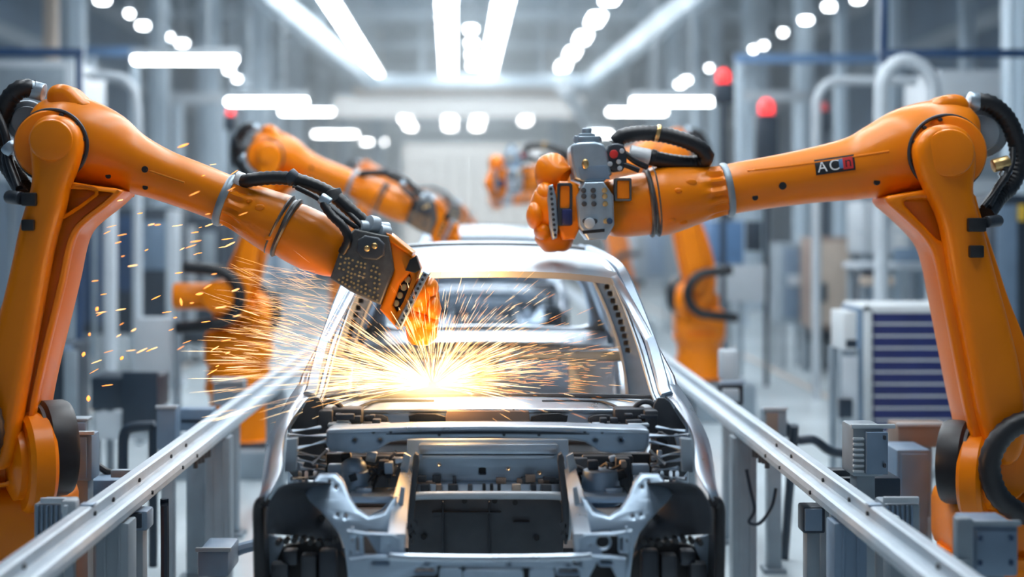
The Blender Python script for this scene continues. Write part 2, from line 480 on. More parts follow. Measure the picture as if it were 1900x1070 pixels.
RR = dict(D=7.3, s=-1, base=(1850, 885), cap=(1761, 284, 55), ring=(1757, 284, 68),
    forearm=[(1803, 266, 40), (1792, 264, 62), (1773, 264, 78), (1735, 270, 84), (1684, 281, 81), (1635, 297, 70), (1585, 312, 59), (1503, 326, 51), (1430, 338, 48), (1380, 346, 47), (1350, 352, 46.5)],
    holes=[(1393, 367, 5.5), (1442, 346, 7), (1612, 339, 6)],
    bump=[(1726, 196), (1744, 180), (1762, 173), (1791, 174), (1804, 190), (1800, 210), (1775, 226), (1740, 220)],
    disc=(1820, 247, 48),
    web=[(1810, 350), (1818, 387), (1836, 440), (1853, 490), (1872, 552), (1905, 630), (1930, 720), (1940, 800), (1930, 870), (1890, 935), (1845, 935), (1815, 890), (1803, 800), (1790, 748), (1769, 639), (1752, 552), (1739, 484), (1725, 449), (1684, 408), (1634, 366), (1680, 358), (1730, 350)],
    pocket=[(1672, 372), (1700, 370), (1728, 368), (1738, 392), (1750, 424), (1758, 448), (1742, 446), (1722, 424), (1700, 402)],
    cheek=[(1704, 284), (1709, 258), (1728, 236), (1756, 228), (1786, 232), (1808, 252), (1817, 284), (1815, 318), (1810, 350), (1815, 380), (1828, 420), (1842, 470), (1858, 530), (1878, 600), (1900, 690), (1912, 780), (1900, 860), (1855, 870), (1830, 800), (1816, 740), (1798, 640), (1780, 552), (1768, 490), (1760, 440), (1750, 400), (1728, 356), (1712, 320)],
    pads=[(1797, 404, 1831, 430), (1800, 455, 1827, 478)], clipknob=(1830, 412),
    ring1=((1350, 352, 46), (1290, 362, 0)), ring2=((1209, 375, 63), (1160, 380, 0)),
    sleeve=[(1348, 352, 46), (1330, 355, 48), (1300, 360, 52), (1265, 366, 59), (1235, 371, 64), (1212, 375, 64)],
    dimples=[(1275, 340, 7), (1250, 355, 5), (1262, 412, 5), (1240, 408, 4)],
    ball=[(1212, 375, 57), (1198, 378, 58), (1172, 382, 57), (1150, 385, 55), (1128, 386, 50), (1110, 387, 42)],
    hoses=[([(1140, 268, -.04), (1158, 252, -.05), (1206, 247, -.06), (1256, 256, -.06), (1295, 272, -.05), (1311, 292, -.03), (1290, 303, 0), (1245, 300, -.03), (1200, 291, -.08)], .043, 0, True),
           ([(1128, 288, -.12), (1150, 280, -.16), (1180, 300, -.17), (1200, 310, -.14)], .016, 0, False),
           ([(1135, 300, -.14), (1160, 306, -.18), (1186, 316, -.18)], .014, 0, False),
           ([(1808, 188, -.02), (1838, 193, -.03), (1868, 220, -.03), (1886, 262, -.03), (1890, 305, -.02), (1876, 342, -.03), (1850, 368, -.08), (1828, 400, -.2)], .048, 0, True),
           ([(1850, 300, -.12), (1868, 320, -.14), (1850, 350, -.16), (1832, 385, -.22)], .022, 0, True),
           ([(1880, 270, -.10), (1876, 310, -.14), (1846, 356, -.18), (1824, 384, -.24)], .014, 0, False)],
    cuffs=[(1796, 186, 1818, 190, -.02, .048, 'toolgrey'), (1168, 283, 1206, 291, -.09, .040, 'white'), (1216, 246, 1224, 248, -.06, .047, 'brass'), (1206, 290, 1216, 293, -.07, .042, 'black'), (1842, 308, 1872, 300, -.12, .035, 'brass'), (1858, 330, 1872, 314, -.13, .026, 'toolgrey')],
    shoulder=(1790, 858), loop=(1925, 868), loopa=[100, 130, 160, 185, 215, 245, 270])

RL = make_robot(L, 'large orange welding robot at the left, its tool throwing sparks into the windshield opening')
RRt = make_robot(RR, 'large orange welding robot at the right, its arm carrying the black sticker with letters')
for rob, lab in ((RL, 0), (RRt, 1)):
    base_rob = rob

# copies further down the line, taken before the front tools and the sticker are added
def far_robot(src, shift, label):
    r = dup(src, shift, label); r['group'] = 'welding robots down the line'; return r
NOSE = []
def robot_tool_far(src):
    """simple welding head shared by the robots further back"""
    pass

P = [lsurf(L['forearm'], L['D'], 284 + 68 * i / 8, 317 + 23 * i / 8, .001) for i in range(9)]
obj('groove', MB().tube(P, .0045, 8, smooth=False), 'pocket', [c for c in RL.children if c.name.startswith('forearm')][0])
for fa_, rob_, y0_ in ((RR['forearm'], RRt, 0),):
    P = [lsurf(fa_, RR['D'], 1380 + 250 * i / 20, 318 - 34 * (i / 20) ** 1.2, -.003) for i in range(21)]
    obj('casting_ridge', MB().tube(P, .007, 8, smooth=False), 'orange', [c for c in rob_.children if c.name.startswith('forearm')][0])
# --- head of the left robot (perforated dark plate, clamp frame, nose)
D = L['D']; kL = D / F
tl = obj('tool_plate', MB().pplate([(612, 516), (628, 470), (640, 440), (658, 424), (722, 438), (732, 500), (706, 566), (652, 542)], D - .20, .26, (), .012, 2), 'tooldark', RL)
m = MB()
for i in range(11):
    for j in range(7):
        u, v = i / 10, j / 6
        if random.random() < .2: continue
        x = 634 + 72 * u - 6 * v + random.uniform(-1.5, 1.5); y = 476 + 22 * u + (44 + 14 * u) * v + random.uniform(-1.5, 1.5)
        p = V(x, y, D - .20); m.cyl(p + Vector((0, .004, 0)), p - Vector((0, .005, 0)), .0055, seg=8)
o = obj('rivet', m, 'brass', tl); o['kind'] = 'stuff'
m = MB().pplate(chaikin([(664, 434), (714, 443), (712, 484), (660, 478)], 1), D - .25, .07, (), .010, 2)
sb = obj('sensor_box', m, 'steeld', RL)
for (x, y) in ((681, 461), (695, 456)):
    obj('gold_contact', MB().sph(V(x, y, D - .25), (.014, .010, .014)), 'brass', sb)
m = MB().pplate([(718, 440), (744, 456), (770, 478), (779, 500), (764, 540), (738, 612), (704, 574), (728, 506)], D - .18, .28, [[(728, 566), (742, 528), (760, 508), (764, 520), (748, 560), (736, 580)]], .018, 2)
cl = obj('clamp_frame', m, 'orange', RL)
obj('slot_plate', MB().pplate([(726, 570), (742, 522), (768, 500), (764, 540), (744, 584)], D - .12, .04, (), .006), 'dark', cl)
m = MB()
for i in range(4):
    t = i / 3; p = V(735 + 22 * t, 562 - 44 * t, D - .125); m.cyl(p + Vector((0, .03, 0)), p - Vector((0, .018, 0)), .016, seg=12, bevel=.003)
obj('stud', m, 'brass', cl)
m = MB().pplate([(716, 432), (724, 434), (766, 468), (764, 476), (720, 446)], D - .19, .29, (), .010, 2)
obj('clamp_rib', m, 'orange', cl)
obj('end_bracket', MB().pplate([(760, 482), (772, 474), (780, 500), (770, 506), (752, 502)], D - .20, .1, (), .006), 'black', RL)
m = MB().pplate([(786, 502), (796, 508), (744, 612), (732, 604)], D - .20, .30, (), .010, 2)
gs = obj('gripper_strip', m, 'toolgrey', RL)
m = MB()
for i in range(12):
    t = i / 11; p = V(788 - 46 * t, 510 + 92 * t, D - .20); m.cyl(p + Vector((0, .01, 0)), p - Vector((0, .008, 0)), .007, seg=8)
o = obj('strip_stud', m, 'dark', gs)
m = MB().limb([(760, 556, 34), (772, 560, 44), (786, 566, 42), (798, 574, 30), (806, 580, 14)], D, 28)
m.sph(V(794, 534, D - .02), (.050, .10, .052)); m.sph(V(803, 572, D - .03), (.038, .09, .060)); m.sph(V(776, 545, D - .06), (.06, .09, .07))
m.sph(V(768, 590, D - .04), (.06, .09, .05)); m.sph(V(796, 596, D - .02), (.045, .09, .04))
obj('welding_head', m, 'orange', RL)
m = MB().limb([(781, 596, 22), (782, 604, 29), (783, 618, 29), (784, 630, 26), (785, 638, 16), (785, 641, 4)], D, 24, 1.0)
obj('welding_tip', m, 'orange', RL)
m = MB().cyl(V(668, 420, D - .16), V(722, 424, D - .10), .028, seg=18, bevel=.006)
m.cyl(V(684, 414, D - .16), V(700, 418, D - .13), .038, seg=18, bevel=.006); m.cyl(V(704, 428, D - .16), V(722, 432, D - .13), .030, seg=14, bevel=.006)
obj('cable_connector', m, 'alu', RL)

# --- head of the right robot (grey tool plate with three rows of screws)
D = RR['D']; kR = D / F
m = MB().pplate(chaikin([(1058, 276), (1064, 264), (1118, 262), (1128, 285), (1138, 336), (1068, 340), (1062, 305)], 1), D - .20, .34, (), .014, 2)
tb = obj('tool_body', m, 'toolgrey', RRt)
obj('gold_contact', MB().sph(V(1086, 304, D - .205), (.018, .012, .026)), 'brass', tb)
obj('hatch', MB().pplate([(1072, 310), (1126, 306), (1132, 332), (1078, 334)], D - .206, .01, (), .003), 'bluegrey', tb)
m = MB().pplate(chaikin([(1067, 338), (1138, 336), (1141, 444), (1076, 446)], 1), D - .235, .30, (), .012, 2)
tp = obj('tool_plate', m, 'toolgrey', RRt)
for x, y in [(a + b * .05, b) for b in (353, 364, 378, 410) for a in (1065, 1083, 1104)]:
    p = V(x, y, D - .235); obj('screw', MB().cyl(p + Vector((0, .01, 0)), p - Vector((0, .010, 0)), .014, seg=10, bevel=.004), 'brass' if (x + y) % 2 < 1 else 'steeld', tp)
obj('plate_slot', MB().pplate([(1080, 428), (1122, 424), (1122, 430), (1082, 434)], D - .238, .01, (), .002), 'black', tp)
obj('latch', MB().cyl(V(1094, 414, D - .23), V(1094, 414, D - .265), .028, seg=16, bevel=.006), 'alu', tp)
obj('blue_screw', MB().cyl(V(1131, 410, D - .23), V(1131, 410, D - .25), .016, seg=14, bevel=.003), 'darkblue', tp)
m = MB().pplate(chaikin([(1030, 336), (1060, 336), (1078, 344), (1078, 443), (1034, 446)], 1), D - .19, .34, (), .02, 2)
hb = obj('head_block', m, 'orange', RRt)
m = MB().pplate(rrect(1034, 339, 1062, 419, 5), D - .20, .02, [rrect(1039, 345, 1057, 386, 3)], .004)
obj('window_frame', m, 'dark', hb)
obj('switch_box', MB().pbox(1043, 388, 1062, 417, D - .225, .04, .008), 'navy', hb)
m = MB().pplate(chaikin([(1015, 345), (1030, 340), (1038, 440), (1022, 446)], 1), D - .215, .40, (), .012, 2)
gs = obj('gripper_strip', m, 'toolgrey', RRt)
m = MB()
for i in range(10):
    t = i / 9; p = V(1022 + 8 * t, 350 + 86 * t, D - .215); m.cyl(p + Vector((0, .01, 0)), p - Vector((0, .008, 0)), .008, seg=8)
obj('strip_stud', m, 'dark', gs)
m = MB().limb([(1030, 392, 52), (1014, 394, 50), (998, 398, 40), (986, 400, 24), (979, 400, 8)], D, 28)
m.sph(V(1012, 362, D), (.055, .12, .07)); m.sph(V(994, 400, D - .05), (.05, .10, .075)); m.sph(V(1008, 428, D - .05), (.05, .1, .05))
obj('welding_head', m, 'orange', RRt)
m = MB().limb([(1030, 430, 34), (1028, 442, 36), (1026, 454, 33), (1024, 464, 20), (1024, 468, 6)], D, 28)
obj('welding_tip', m, 'orange', RRt)
m = MB().limb([(1050, 338, 30), (1036, 330, 40), (1030, 312, 38), (1034, 298, 26), (1040, 288, 8)], D + .06, 28)
obj('head_motor', m, 'orange', RRt)
m = MB().cyl(V(1090, 264, D - .08), V(1090, 254, D - .08), .075, seg=24, bevel=.006); m.cyl(V(1089, 256, D - .08), V(1089, 248, D - .08), .045, seg=20, bevel=.006)
m.cyl(V(1089, 250, D - .08), V(1089, 238, D - .08), .026, seg=16, bevel=.006); m.cyl(V(1108, 264, D - .12), V(1108, 252, D - .12), .018, seg=12, bevel=.004); m.cyl(V(1070, 266, D - .12), V(1070, 252, D - .12), .014, seg=12, bevel=.004)
obj('top_flange', m, 'toolgrey', RRt)
m = MB().pplate(chaikin([(1124, 272), (1142, 264), (1162, 270), (1164, 316), (1128, 320)], 1), D - .19, .14, (), .012, 2)
vb = obj('valve_block', m, 'dark', RRt)
obj('valve_cap', MB().cyl(V(1139, 286, D - .18), V(1139, 286, D - .215), .022, seg=16, bevel=.004), 'redpaint', vb)
for (x, y) in ((1132, 304), (1148, 300), (1154, 280), (1150, 312)):
    obj('fitting', MB().cyl(V(x, y, D - .18), V(x, y, D - .21), .013, seg=10, bevel=.003), 'alu', vb)
m = MB().pplate(rrect(1141, 330, 1172, 373, 3), D - .215, .09, [rrect(1145, 335, 1168, 369, 2)], .004)
wf = obj('inspection_frame', m, 'tooldark', RRt)
obj('inspection_cover', MB().pplate(rrect(1145, 335, 1168, 369, 2), D - .208, .06, (), .004), 'orange', wf)

# --- sticker on the right forearm: black plate, letters A and C, a blue and a red field
fp = RR['forearm']; D = RR['D']
def on_arm(u, v, lift):                 # u 0..1 along the sticker, v 0..1 up it
    x = 1500 + 70 * u - 3 * (1 - v) * 0; y = 327 - 10 * u - 28 * v - 1.5 * 0
    return lsurf(fp, D, x + 2 * (1 - v), y, lift)
def arm_sheet(u0, v0, u1, v1, lift, name, m, par):
    g = [[on_arm(u0 + (u1 - u0) * i / 8, v0 + (v1 - v0) * j / 6, lift) for i in range(9)] for j in range(7)]
    return obj(name, MB().sheet(g, 0.0015), m, par)
def arm_text(ch, u0, v0, h, w, lift, m, par):
    cu = bpy.data.curves.new('t', 'FONT'); cu.body = ch; cu.size = 1; cu.resolution_u = 6
    ob = bpy.data.objects.new('t', cu); COL.objects.link(ob)
    me = bpy.data.meshes.new_from_object(ob.evaluated_get(bpy.context.evaluated_depsgraph_get()))
    bpy.data.objects.remove(ob); bpy.data.curves.remove(cu)
    xs = [v.co.x for v in me.vertices]; ys = [v.co.y for v in me.vertices]
    for v in me.vertices:
        a = (v.co.x - min(xs)) / (max(xs) - min(xs)); b = (v.co.y - min(ys)) / (max(ys) - min(ys))
        v.co = v.co.copy(); v.co.z = 0
        v.co.x, v.co.y = a, b
    b = MB(); b.bm.from_mesh(me); bpy.data.meshes.remove(me)
    bmesh.ops.triangulate(b.bm, faces=b.bm.faces[:])
    for _ in range(3):
        bmesh.ops.subdivide_edges(b.bm, edges=[e for e in b.bm.edges if e.calc_length() > .15], cuts=1)
    bmesh.ops.triangulate(b.bm, faces=b.bm.faces[:])
    for v in b.bm.verts: v.co = on_arm(u0 + v.co.x * w, v0 + v.co.y * h, lift)
    return obj('letter', b, m, par)
FAR_SRC = True
# copies further down the line
far = [
    (RL, (0.0, 6.15, .25), 'orange welding robot second in the left row, behind the sparks'),
    (RL, (0.1, 15.4, .35), 'small blurred orange robot third in the left row, beyond the second one'),
    (RRt, (-.20, 8.7, .42), 'orange welding robot second in the right row, its hose loop seen beside the car'),
    (RRt, (-.10, 18.6, .40), 'small blurred orange robot third in the right row, left of the front tool head'),
]
for src, sh, lab in far:
    r = dup(src, sh, lab); r['group'] = 'welding robots down the line'
    m = MB().box((r.location.x, r.location.y, sh[2] / 2), (1.1, 1.1, sh[2]), None, .02)
    tag(obj('robot_plinth', m, 'midgrey'), 'grey steel plinth under the ' + lab.split(',')[0], 'plinth')
RL['group'] = RRt['group'] = 'welding robots down the line'
st = arm_sheet(0, 0, 1, 1, .002, 'sticker', 'black', RRt)
arm_text('A', .05, .16, .70, .25, .0036, 'white', st)
arm_text('C', .36, .16, .70, .24, .0036, 'white', st)
arm_sheet(.60, .22, .70, .84, .0036, 'blue_field', 'blue', st)
arm_sheet(.70, .12, .95, .88, .0036, 'red_field', 'redpaint', st)
arm_text('n', .76, .26, .45, .14, .0052, 'black', st)

# ------------------------------------------------------------------ the car body being welded
X0 = 0.030                                       # centre line of the car line
def C(h, py, D):                                 # h: half-width in pixels at distance D
    return Vector((X0 + h * D / F, D, CZ - (py - CY) * D / F))
CH = 905                                         # pixel column of the centre line for plates
car = thing('car_body', 'bare silver car body at the front of the line, engine bay open, being welded', 'car', (X0, 7.2, .62))
def both(m): return m.mirror_x(X0)

# roof: crowned sheet from the header to the rear
rows = [(7.10, 513, 236), (7.08, 503, 240), (7.12, 494, 240), (7.25, 484, 236), (7.5, 473, 228), (8.0, 462, 210), (8.35, 457.5, 198), (8.7, 452, 188), (9.0, 448.5, 180), (9.12, 453, 176), (9.2, 470, 178)]
g = []
for (Dd, py, h) in rows:
    r = []
    for i in range(25):
        t = -1 + 2 * i / 24
        p = C(h * t, py, Dd); p.z -= .040 * abs(t) ** 2.6; r.append(p)
    g.append(r)
obj('roof', MB().sheet(g, -.006), 'roofsteel', car, sharp=60)
g = []
for (Dd, dz) in ((8.32, .004), (8.38, .006)):
    r = []
    for i in range(25):
        t = -1 + 2 * i / 24
        p = C(183 * t, 457.5, 8.3); p.z -= .030 * abs(t) ** 2.6 - .016; r.append(p)
    g = r
obj('roof_seam', MB().tube(g, .0085, 8, smooth=False), 'black', car, label='dark seam across the roof')
# windscreen pillars with their flange
pil = [(334, 744, 6.16), (325, 722, 6.24), (313, 680, 6.42), (299, 632, 6.66), (278, 572, 6.9), (258, 524, 7.1), (243, 500, 7.35), (222, 483, 7.8), (198, 469, 8.4), (184, 464, 8.8)]
def strip(path, w, d, off=0.0, n=6):
    P = catmull([C(*p) for p in path], n); N = len(P); rings = []
    for i, p in enumerate(P):
        t = (P[min(i + 1, N - 1)] - P[max(i - 1, 0)]).normalized()
        u = t.cross(Vector((0, 1, 0))).normalized(); v = u.cross(t).normalized()
        ww = w[0] + (w[1] - w[0]) * i / (N - 1)
        p = p + u * off
        rings.append([p + u * ww * a + v * d * b for a, b in ((-.5, -.35), (-.35, -.5), (.35, -.5), (.5, -.35), (.5, .35), (.35, .5), (-.35, .5), (-.5, .35))])
    return MB().rings(rings)
for sg in (1, -1):
    fl = lambda m: m if sg == 1 else m.flip_x(X0)
    p1 = obj('windscreen_pillar', fl(strip(pil, (.058, .050), .10)), 'steel2', car)
    inn = [(p[0] - 16, p[1] + 2, p[2] - .005) for i, p in enumerate(pil[:6])]
    f = obj('pillar_flange', fl(strip(inn, (.022, .020), .05)), 'steel2', p1)
    edge = [(p[0] - 22.5, p[1] + 3, p[2] - .015) for i, p in enumerate(pil[:6])]
    obj('pillar_edge', fl(strip(edge, (.010, .008), .03)), 'alu', p1)
    m = MB(); P = catmull([C(*p) for p in inn], 9)
    for i, q in enumerate(P):
        if i % 2 == 0: m.cyl(q + Vector((0, -.018, 0)), q + Vector((0, -.031, 0)), .0065, seg=6)
    obj('weld_spot', fl(m), 'brass', p1)['kind'] = 'stuff'
    # centre pillar ring inside the cabin, punched
    a = [(CH + x, y) for x, y in ((190, 510), (246, 515), (268, 570), (287, 634), (302, 690), (312, 760), (266, 770), (255, 690), (243, 634), (220, 570))]
    hs = []
    for i in range(10):
        t = i / 9; x = CH + 221 + 38 * t - 4 * math.sin(PI * t) * -1; y = 532 + 118 * t
        hs.append(rrect(x - 4, y - 5, x + 5, y + 4, 2, 3))
    cp = obj('centre_pillar', fl(MB().pplate(chaikin(a, 1), 7.45, .05, hs, .006)), 'steel2', car)
    back = [(x * 1.0, y) for x, y in a]
    obj('pillar_backing', fl(MB().pplate(chaikin(back, 1), 7.53, .03, (), .004)), 'steeld', cp)
    ed = [(193, 512, 7.43), (220, 570, 7.43), (243, 634, 7.43), (255, 690, 7.43), (265, 770, 7.43)]
    obj('pillar_edge', fl(strip(ed, (.014, .014), .03)), 'alu', cp)
    # body side with two door openings, leaning in above the belt
    out = [(6.25, 1.44), (6.7, 1.74), (7.1, 1.96), (7.5, 2.02), (8.3, 2.04), (8.9, 2.03), (9.3, 1.86), (9.75, 1.52), (10.3, 1.48), (10.5, 1.3), (10.5, .95), (10.0, .95), (9.85, 1.2), (9.5, 1.32), (9.15, 1.2), (9.0, .95), (8.9, .68), (6.4, .68), (6.25, .9)]
    h1 = [(6.45, 1.40), (6.8, 1.70), (7.15, 1.90), (7.5, 1.95), (7.62, 1.93), (7.62, .82), (6.5, .82)]
    h2 = [(7.78, 1.94), (8.3, 1.96), (8.75, 1.94), (8.95, 1.80), (9.1, 1.45), (8.85, 1.2), (8.75, .82), (7.78, .82)]
    m = MB().plate(chaikin(out, 1), .05, Matrix(((0, 0, 1, 0), (1, 0, 0, 0), (0, 1, 0, 0), (0, 0, 0, 1))), [chaikin(h1, 2), chaikin(h2, 2)], .01)
    for v in m.bm.verts:
        z, y = v.co.z, v.co.y
        v.co.x += X0 + .87 - max(0, z - 1.40) * .42 - max(0, y - 9.0) * .04
    obj('body_side', fl(m), 'steel', car)
# rear window frame, shelf, rear bulkhead, floor, tail
hole = chaikin([(CH + x, y) for x, y in ((-168, 508), (150, 508), (178, 530), (196, 596), (192, 616), (0, 606), (-192, 616), (-196, 596), (-178, 530))], 2)
out = [(CH + x, y) for x, y in ((-176, 472), (176, 472), (205, 520), (232, 600), (245, 660), (-245, 660), (-232, 600), (-205, 520))]
m = MB().pplate(out, 9.15, .10, [hole], .02, 2)
for v in m.bm.verts: v.co.y += (2.0 - v.co.z) * .55
obj('rear_window_frame', m, 'steel', car)
m = MB().sheet([[C(h, y, Dd) for h in (-225, -120, 0, 120, 225)] for (y, Dd) in ((606, 9.62), (616, 9.3), (634, 8.75), (640, 8.70))], .01)
obj('parcel_shelf', m, 'steel', car)
m = MB().pplate([(CH + x, y) for x, y in ((-232, 640), (-120, 634), (0, 632), (120, 634), (232, 640), (236, 800), (-236, 800))], 8.72, .03, [rrect(CH - 150, 664, CH - 20, 740, 10), rrect(CH + 20, 664, CH + 150, 740, 10)], .008)
obj('rear_bulkhead', m, 'steel2', car)
m = MB().pplate([(CH + x, y) for x, y in ((-262, 648), (-100, 654), (100, 654), (262, 648), (268, 672), (100, 668), (-100, 668), (-268, 672))], 7.75, .08, (), .02, 2)
obj('roll_beam', m, 'steel2', car, label='cross beam inside the cabin')
m = MB().box((X0, 8.0, .74), (1.62, 3.6, .06), None, .02); m.cyl((X0, 6.3, .80), (X0, 9.6, .80), .14, seg=20)
for i in range(6): m.box((X0, 6.6 + i * .5, .785), (1.4, .06, .03), None, .01)
obj('floor_pan', m, 'steeld', car)
m = MB().box((X0, 10.2, 1.1), (1.6, .5, .5), None, .06)
obj('tail_panel', m, 'steel2', car)

# cowl: the bright panel below the windscreen opening
rows = [(733, 6.36, 0), (735, 6.32, 0), (737, 6.30, 0), (746, 6.20, 0), (757, 6.12, .0), (760, 6.10, 0), (774, 6.09, 0), (790, 6.08, 0)]
g = []
for (py, Dd, _) in rows:
    r = []
    for i in range(41):
        t = -1 + 2 * i / 40; h = 308 * t * (1 - (py - 733) / 57 * .02)
        p = C(h, py + 4 * abs(t) ** 4, Dd)
        if 740 < py < 760: p.y -= .035 * math.exp(-((abs(t) - .60) / .10) ** 2) - .05 * math.exp(-((abs(t) - .86) / .07) ** 2)
        if py < 740: p.z += .006 * math.cos(t * 3)
        r.append(p)
    g.append(r)
cw = obj('cowl', MB().sheet(g, .006), 'steel', car, sharp=50)
m = MB().tube([C(h, 733 + 4 * abs(h / 308) ** 4, 6.31) for h in (-306, -200, -100, 0, 100, 200, 306)], .010, 8)
obj('cowl_lip', m, 'steeld', cw)
for sg in (1, -1):
    P = [C(h, y, Dd) for h, y, Dd in ((304, 742, 6.22), (290, 744, 6.17), (276, 752, 6.11), (262, 757, 6.09), (244, 757, 6.10), (228, 750, 6.15), (205, 744, 6.2), (160, 743, 6.22), (100, 744, 6.22))]
    m = MB().tube(P, .007, 8); 
    if sg == -1: m.flip_x(X0)
    obj('cowl_seam', m, 'dark', cw)
    P = [C(h, y, Dd) for h, y, Dd in ((300, 762, 6.09), (240, 763, 6.08), (150, 762, 6.08), (0, 761, 6.08))]
    m = MB().tube(P, .010, 8)
    if sg == -1: m.flip_x(X0)
    obj('cowl_bead', m, 'steel', cw)
for sg in (1, -1):
    fl = lambda m: m if sg == 1 else m.flip_x(X0)
    m = MB().pplate(chaikin([(CH + x, y) for x, y in ((82, 768), (150, 766), (146, 788), (78, 788))], 1), 6.055, .03, (), .005)
    obj('cowl_recess_shade', fl(m), 'black', cw)  # black plate standing in for the darkness of the recess
    m = MB().pplate(chaikin([(CH + x, y) for x, y in ((188, 770), (230, 768), (232, 786), (186, 786))], 1), 6.055, .03, (), .008)
    obj('cowl_pressing', fl(m), 'steeld', cw)
    m = MB().torus(C(292, 766, 6.05), (0, 1, 0), .05, .012, 20, 8, 0, 2 * PI)
    m.box(C(262, 770, 6.05), (.14, .10, .07), None, .012); m.box(C(300, 780, 6.0), (.06, .10, .10), None, .01)
    obj('hinge_box', fl(m), 'steeld', car)
    m = MB().pbox(1166, 786, 1205, 792, 5.9, .08, .004)
    obj('hinge_plate', fl(m), 'alu', car)
m = MB().pplate([(CH + x, y) for x, y in ((-76, 762), (76, 762), (80, 789), (-80, 789))], 6.06, .02, (), .004)
obj('cowl_reflection_panel', m, 'brown', cw, label='panel tinted brown for warm reflections in the middle of the cowl')  # brownish weld reflections put into the panel's colour
# strut brace across the engine bay
up = [(-300, 800), (-292, 796), (-250, 795), (-140, 791), (0, 789.5), (140, 791), (250, 795), (292, 796), (300, 800)]
lo = [(300, 826), (292, 838), (235, 842), (208, 838), (180, 820), (140, 815), (0, 812), (-140, 815), (-180, 820), (-208, 838), (-235, 842), (-292, 838), (-300, 826)]
hs = [circ(CH + x, 817, 3.2, 10) for x in (-248, -200, 200, 248)]
m = MB().pplate([(CH + x, y) for x, y in up + lo], 5.72, .14, hs, .014, 2)
br = obj('strut_brace', m, 'steel2', car)
m = MB().pplate([(CH + x, y) for x, y in up] + [(CH + x, y) for x, y in ((296, 806), (250, 803), (140, 799), (0, 797), (-140, 799), (-250, 803), (-296, 806))], 5.665, .06, (), .006, 2)
obj('brace_flange', m, 'steel', br)
obj('brace_crease_shade', MB().pplate(chaikin([(CH + x, y) for x, y in ((-205, 806), (-140, 801), (0, 799), (140, 801), (205, 806), (140, 806), (0, 805), (-140, 806))], 1), 5.714, .01, (), .002), 'dark', br)  # dark strip standing in for the shade under the flange
m = MB()
for x, y in [(-240, 799), (-212, 801), (-180, 800), (180, 800), (212, 801), (240, 799), (-90, 806), (30, 806), (95, 806)]:
    p = V(CH + x, y, 5.72); m.cyl(p + Vector((0, .02, 0)), p - Vector((0, .006, 0)), .007, seg=8)
obj('rivet', m, 'dark', br)
# firewall
hs = [rrect(CH - 16, 868, CH - 4, 880, 2), circ(CH + 38, 870, 3, 8), circ(CH + 96, 878, 3, 8), circ(CH - 90, 862, 3, 8), circ(CH + 96, 845, 3, 8)]
fw = obj('firewall', MB().pplate([(CH + x, y) for x, y in ((-150, 815), (150, 815), (150, 896), (-150, 896))], 6.02, .04, hs, .01), 'steel2', car)
m = MB().box(C(0, 846, 5.99), (.56, .05, .012), None, .004); m.box(C(0, 832, 6.0), (.60, .05, .05), None, .015)

obj('firewall_rib', m, 'steel', fw)
obj('firewall_gap', MB().pplate([(CH + x, y) for x, y in ((-30, 862), (10, 862), (10, 884), (-30, 884))], 6.05, .01, (), .002), 'black', fw)
m = MB().box(C(0, 906, 6.0), (.62, .08, .055), None, .008)
obj('lower_dash_rail', m, 'steel', car)
for x, w, mt in ((-118, 16, 'dark'), (-92, 10, 'brown'), (-66, 18, 'dark'), (-34, 8, 'steeld'), (-8, 6, 'black'), (6, 6, 'black'), (20, 6, 'black'), (52, 16, 'beige'), (84, 10, 'dark'), (108, 18, 'steeld')):
    obj('dash_bracket', MB().box(C(x, 906, 5.95), (w * 6 / F, .03, .04), None, .004), mt, car)
for k in range(14):
    x = random.uniform(-130, 130)
    m = MB().box(C(x, random.uniform(886, 897), 5.98), (random.uniform(.01, .06), .03, random.uniform(.01, .035)), None, .003)
    obj('dash_bracket', m, random.choice(['dark', 'steeld', 'brown']), car)
m = MB().tube([C(x, y, 5.93) for x, y in ((-150, 925), (-120, 919), (0, 918), (120, 919), (150, 925))], .018, 10)
m.tube([C(x, y, 5.93) for x, y in ((-150, 925), (-162, 935), (-168, 960), (-178, 1000))], .014, 8); m.tube([C(x, y, 5.93) for x, y in ((150, 925), (146, 935), (150, 960), (146, 1000))], .014, 8)
obj('tunnel_lip', m, 'alu', car)
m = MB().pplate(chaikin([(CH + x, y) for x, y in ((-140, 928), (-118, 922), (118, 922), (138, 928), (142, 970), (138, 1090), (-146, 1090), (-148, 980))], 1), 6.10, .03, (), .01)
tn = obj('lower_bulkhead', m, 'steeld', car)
for (x, y, sz) in ((-84, 985, (.006, .03, .26)), (2, 985, (.006, .03, .26)), (62, 968, (.07, .03, .008)), (-40, 950, (.3, .03, .006))):
    obj('bulkhead_bead', MB().box(C(x, y, 6.09), sz, None, .002), 'dark', tn)
for (x, y) in ((-44, 929), (12, 929), (50, 932), (90, 998), (-120, 996)): obj('bulkhead_hole', MB().cyl(C(x, y, 6.10), C(x, y, 6.08), .012, seg=10), 'black', tn)
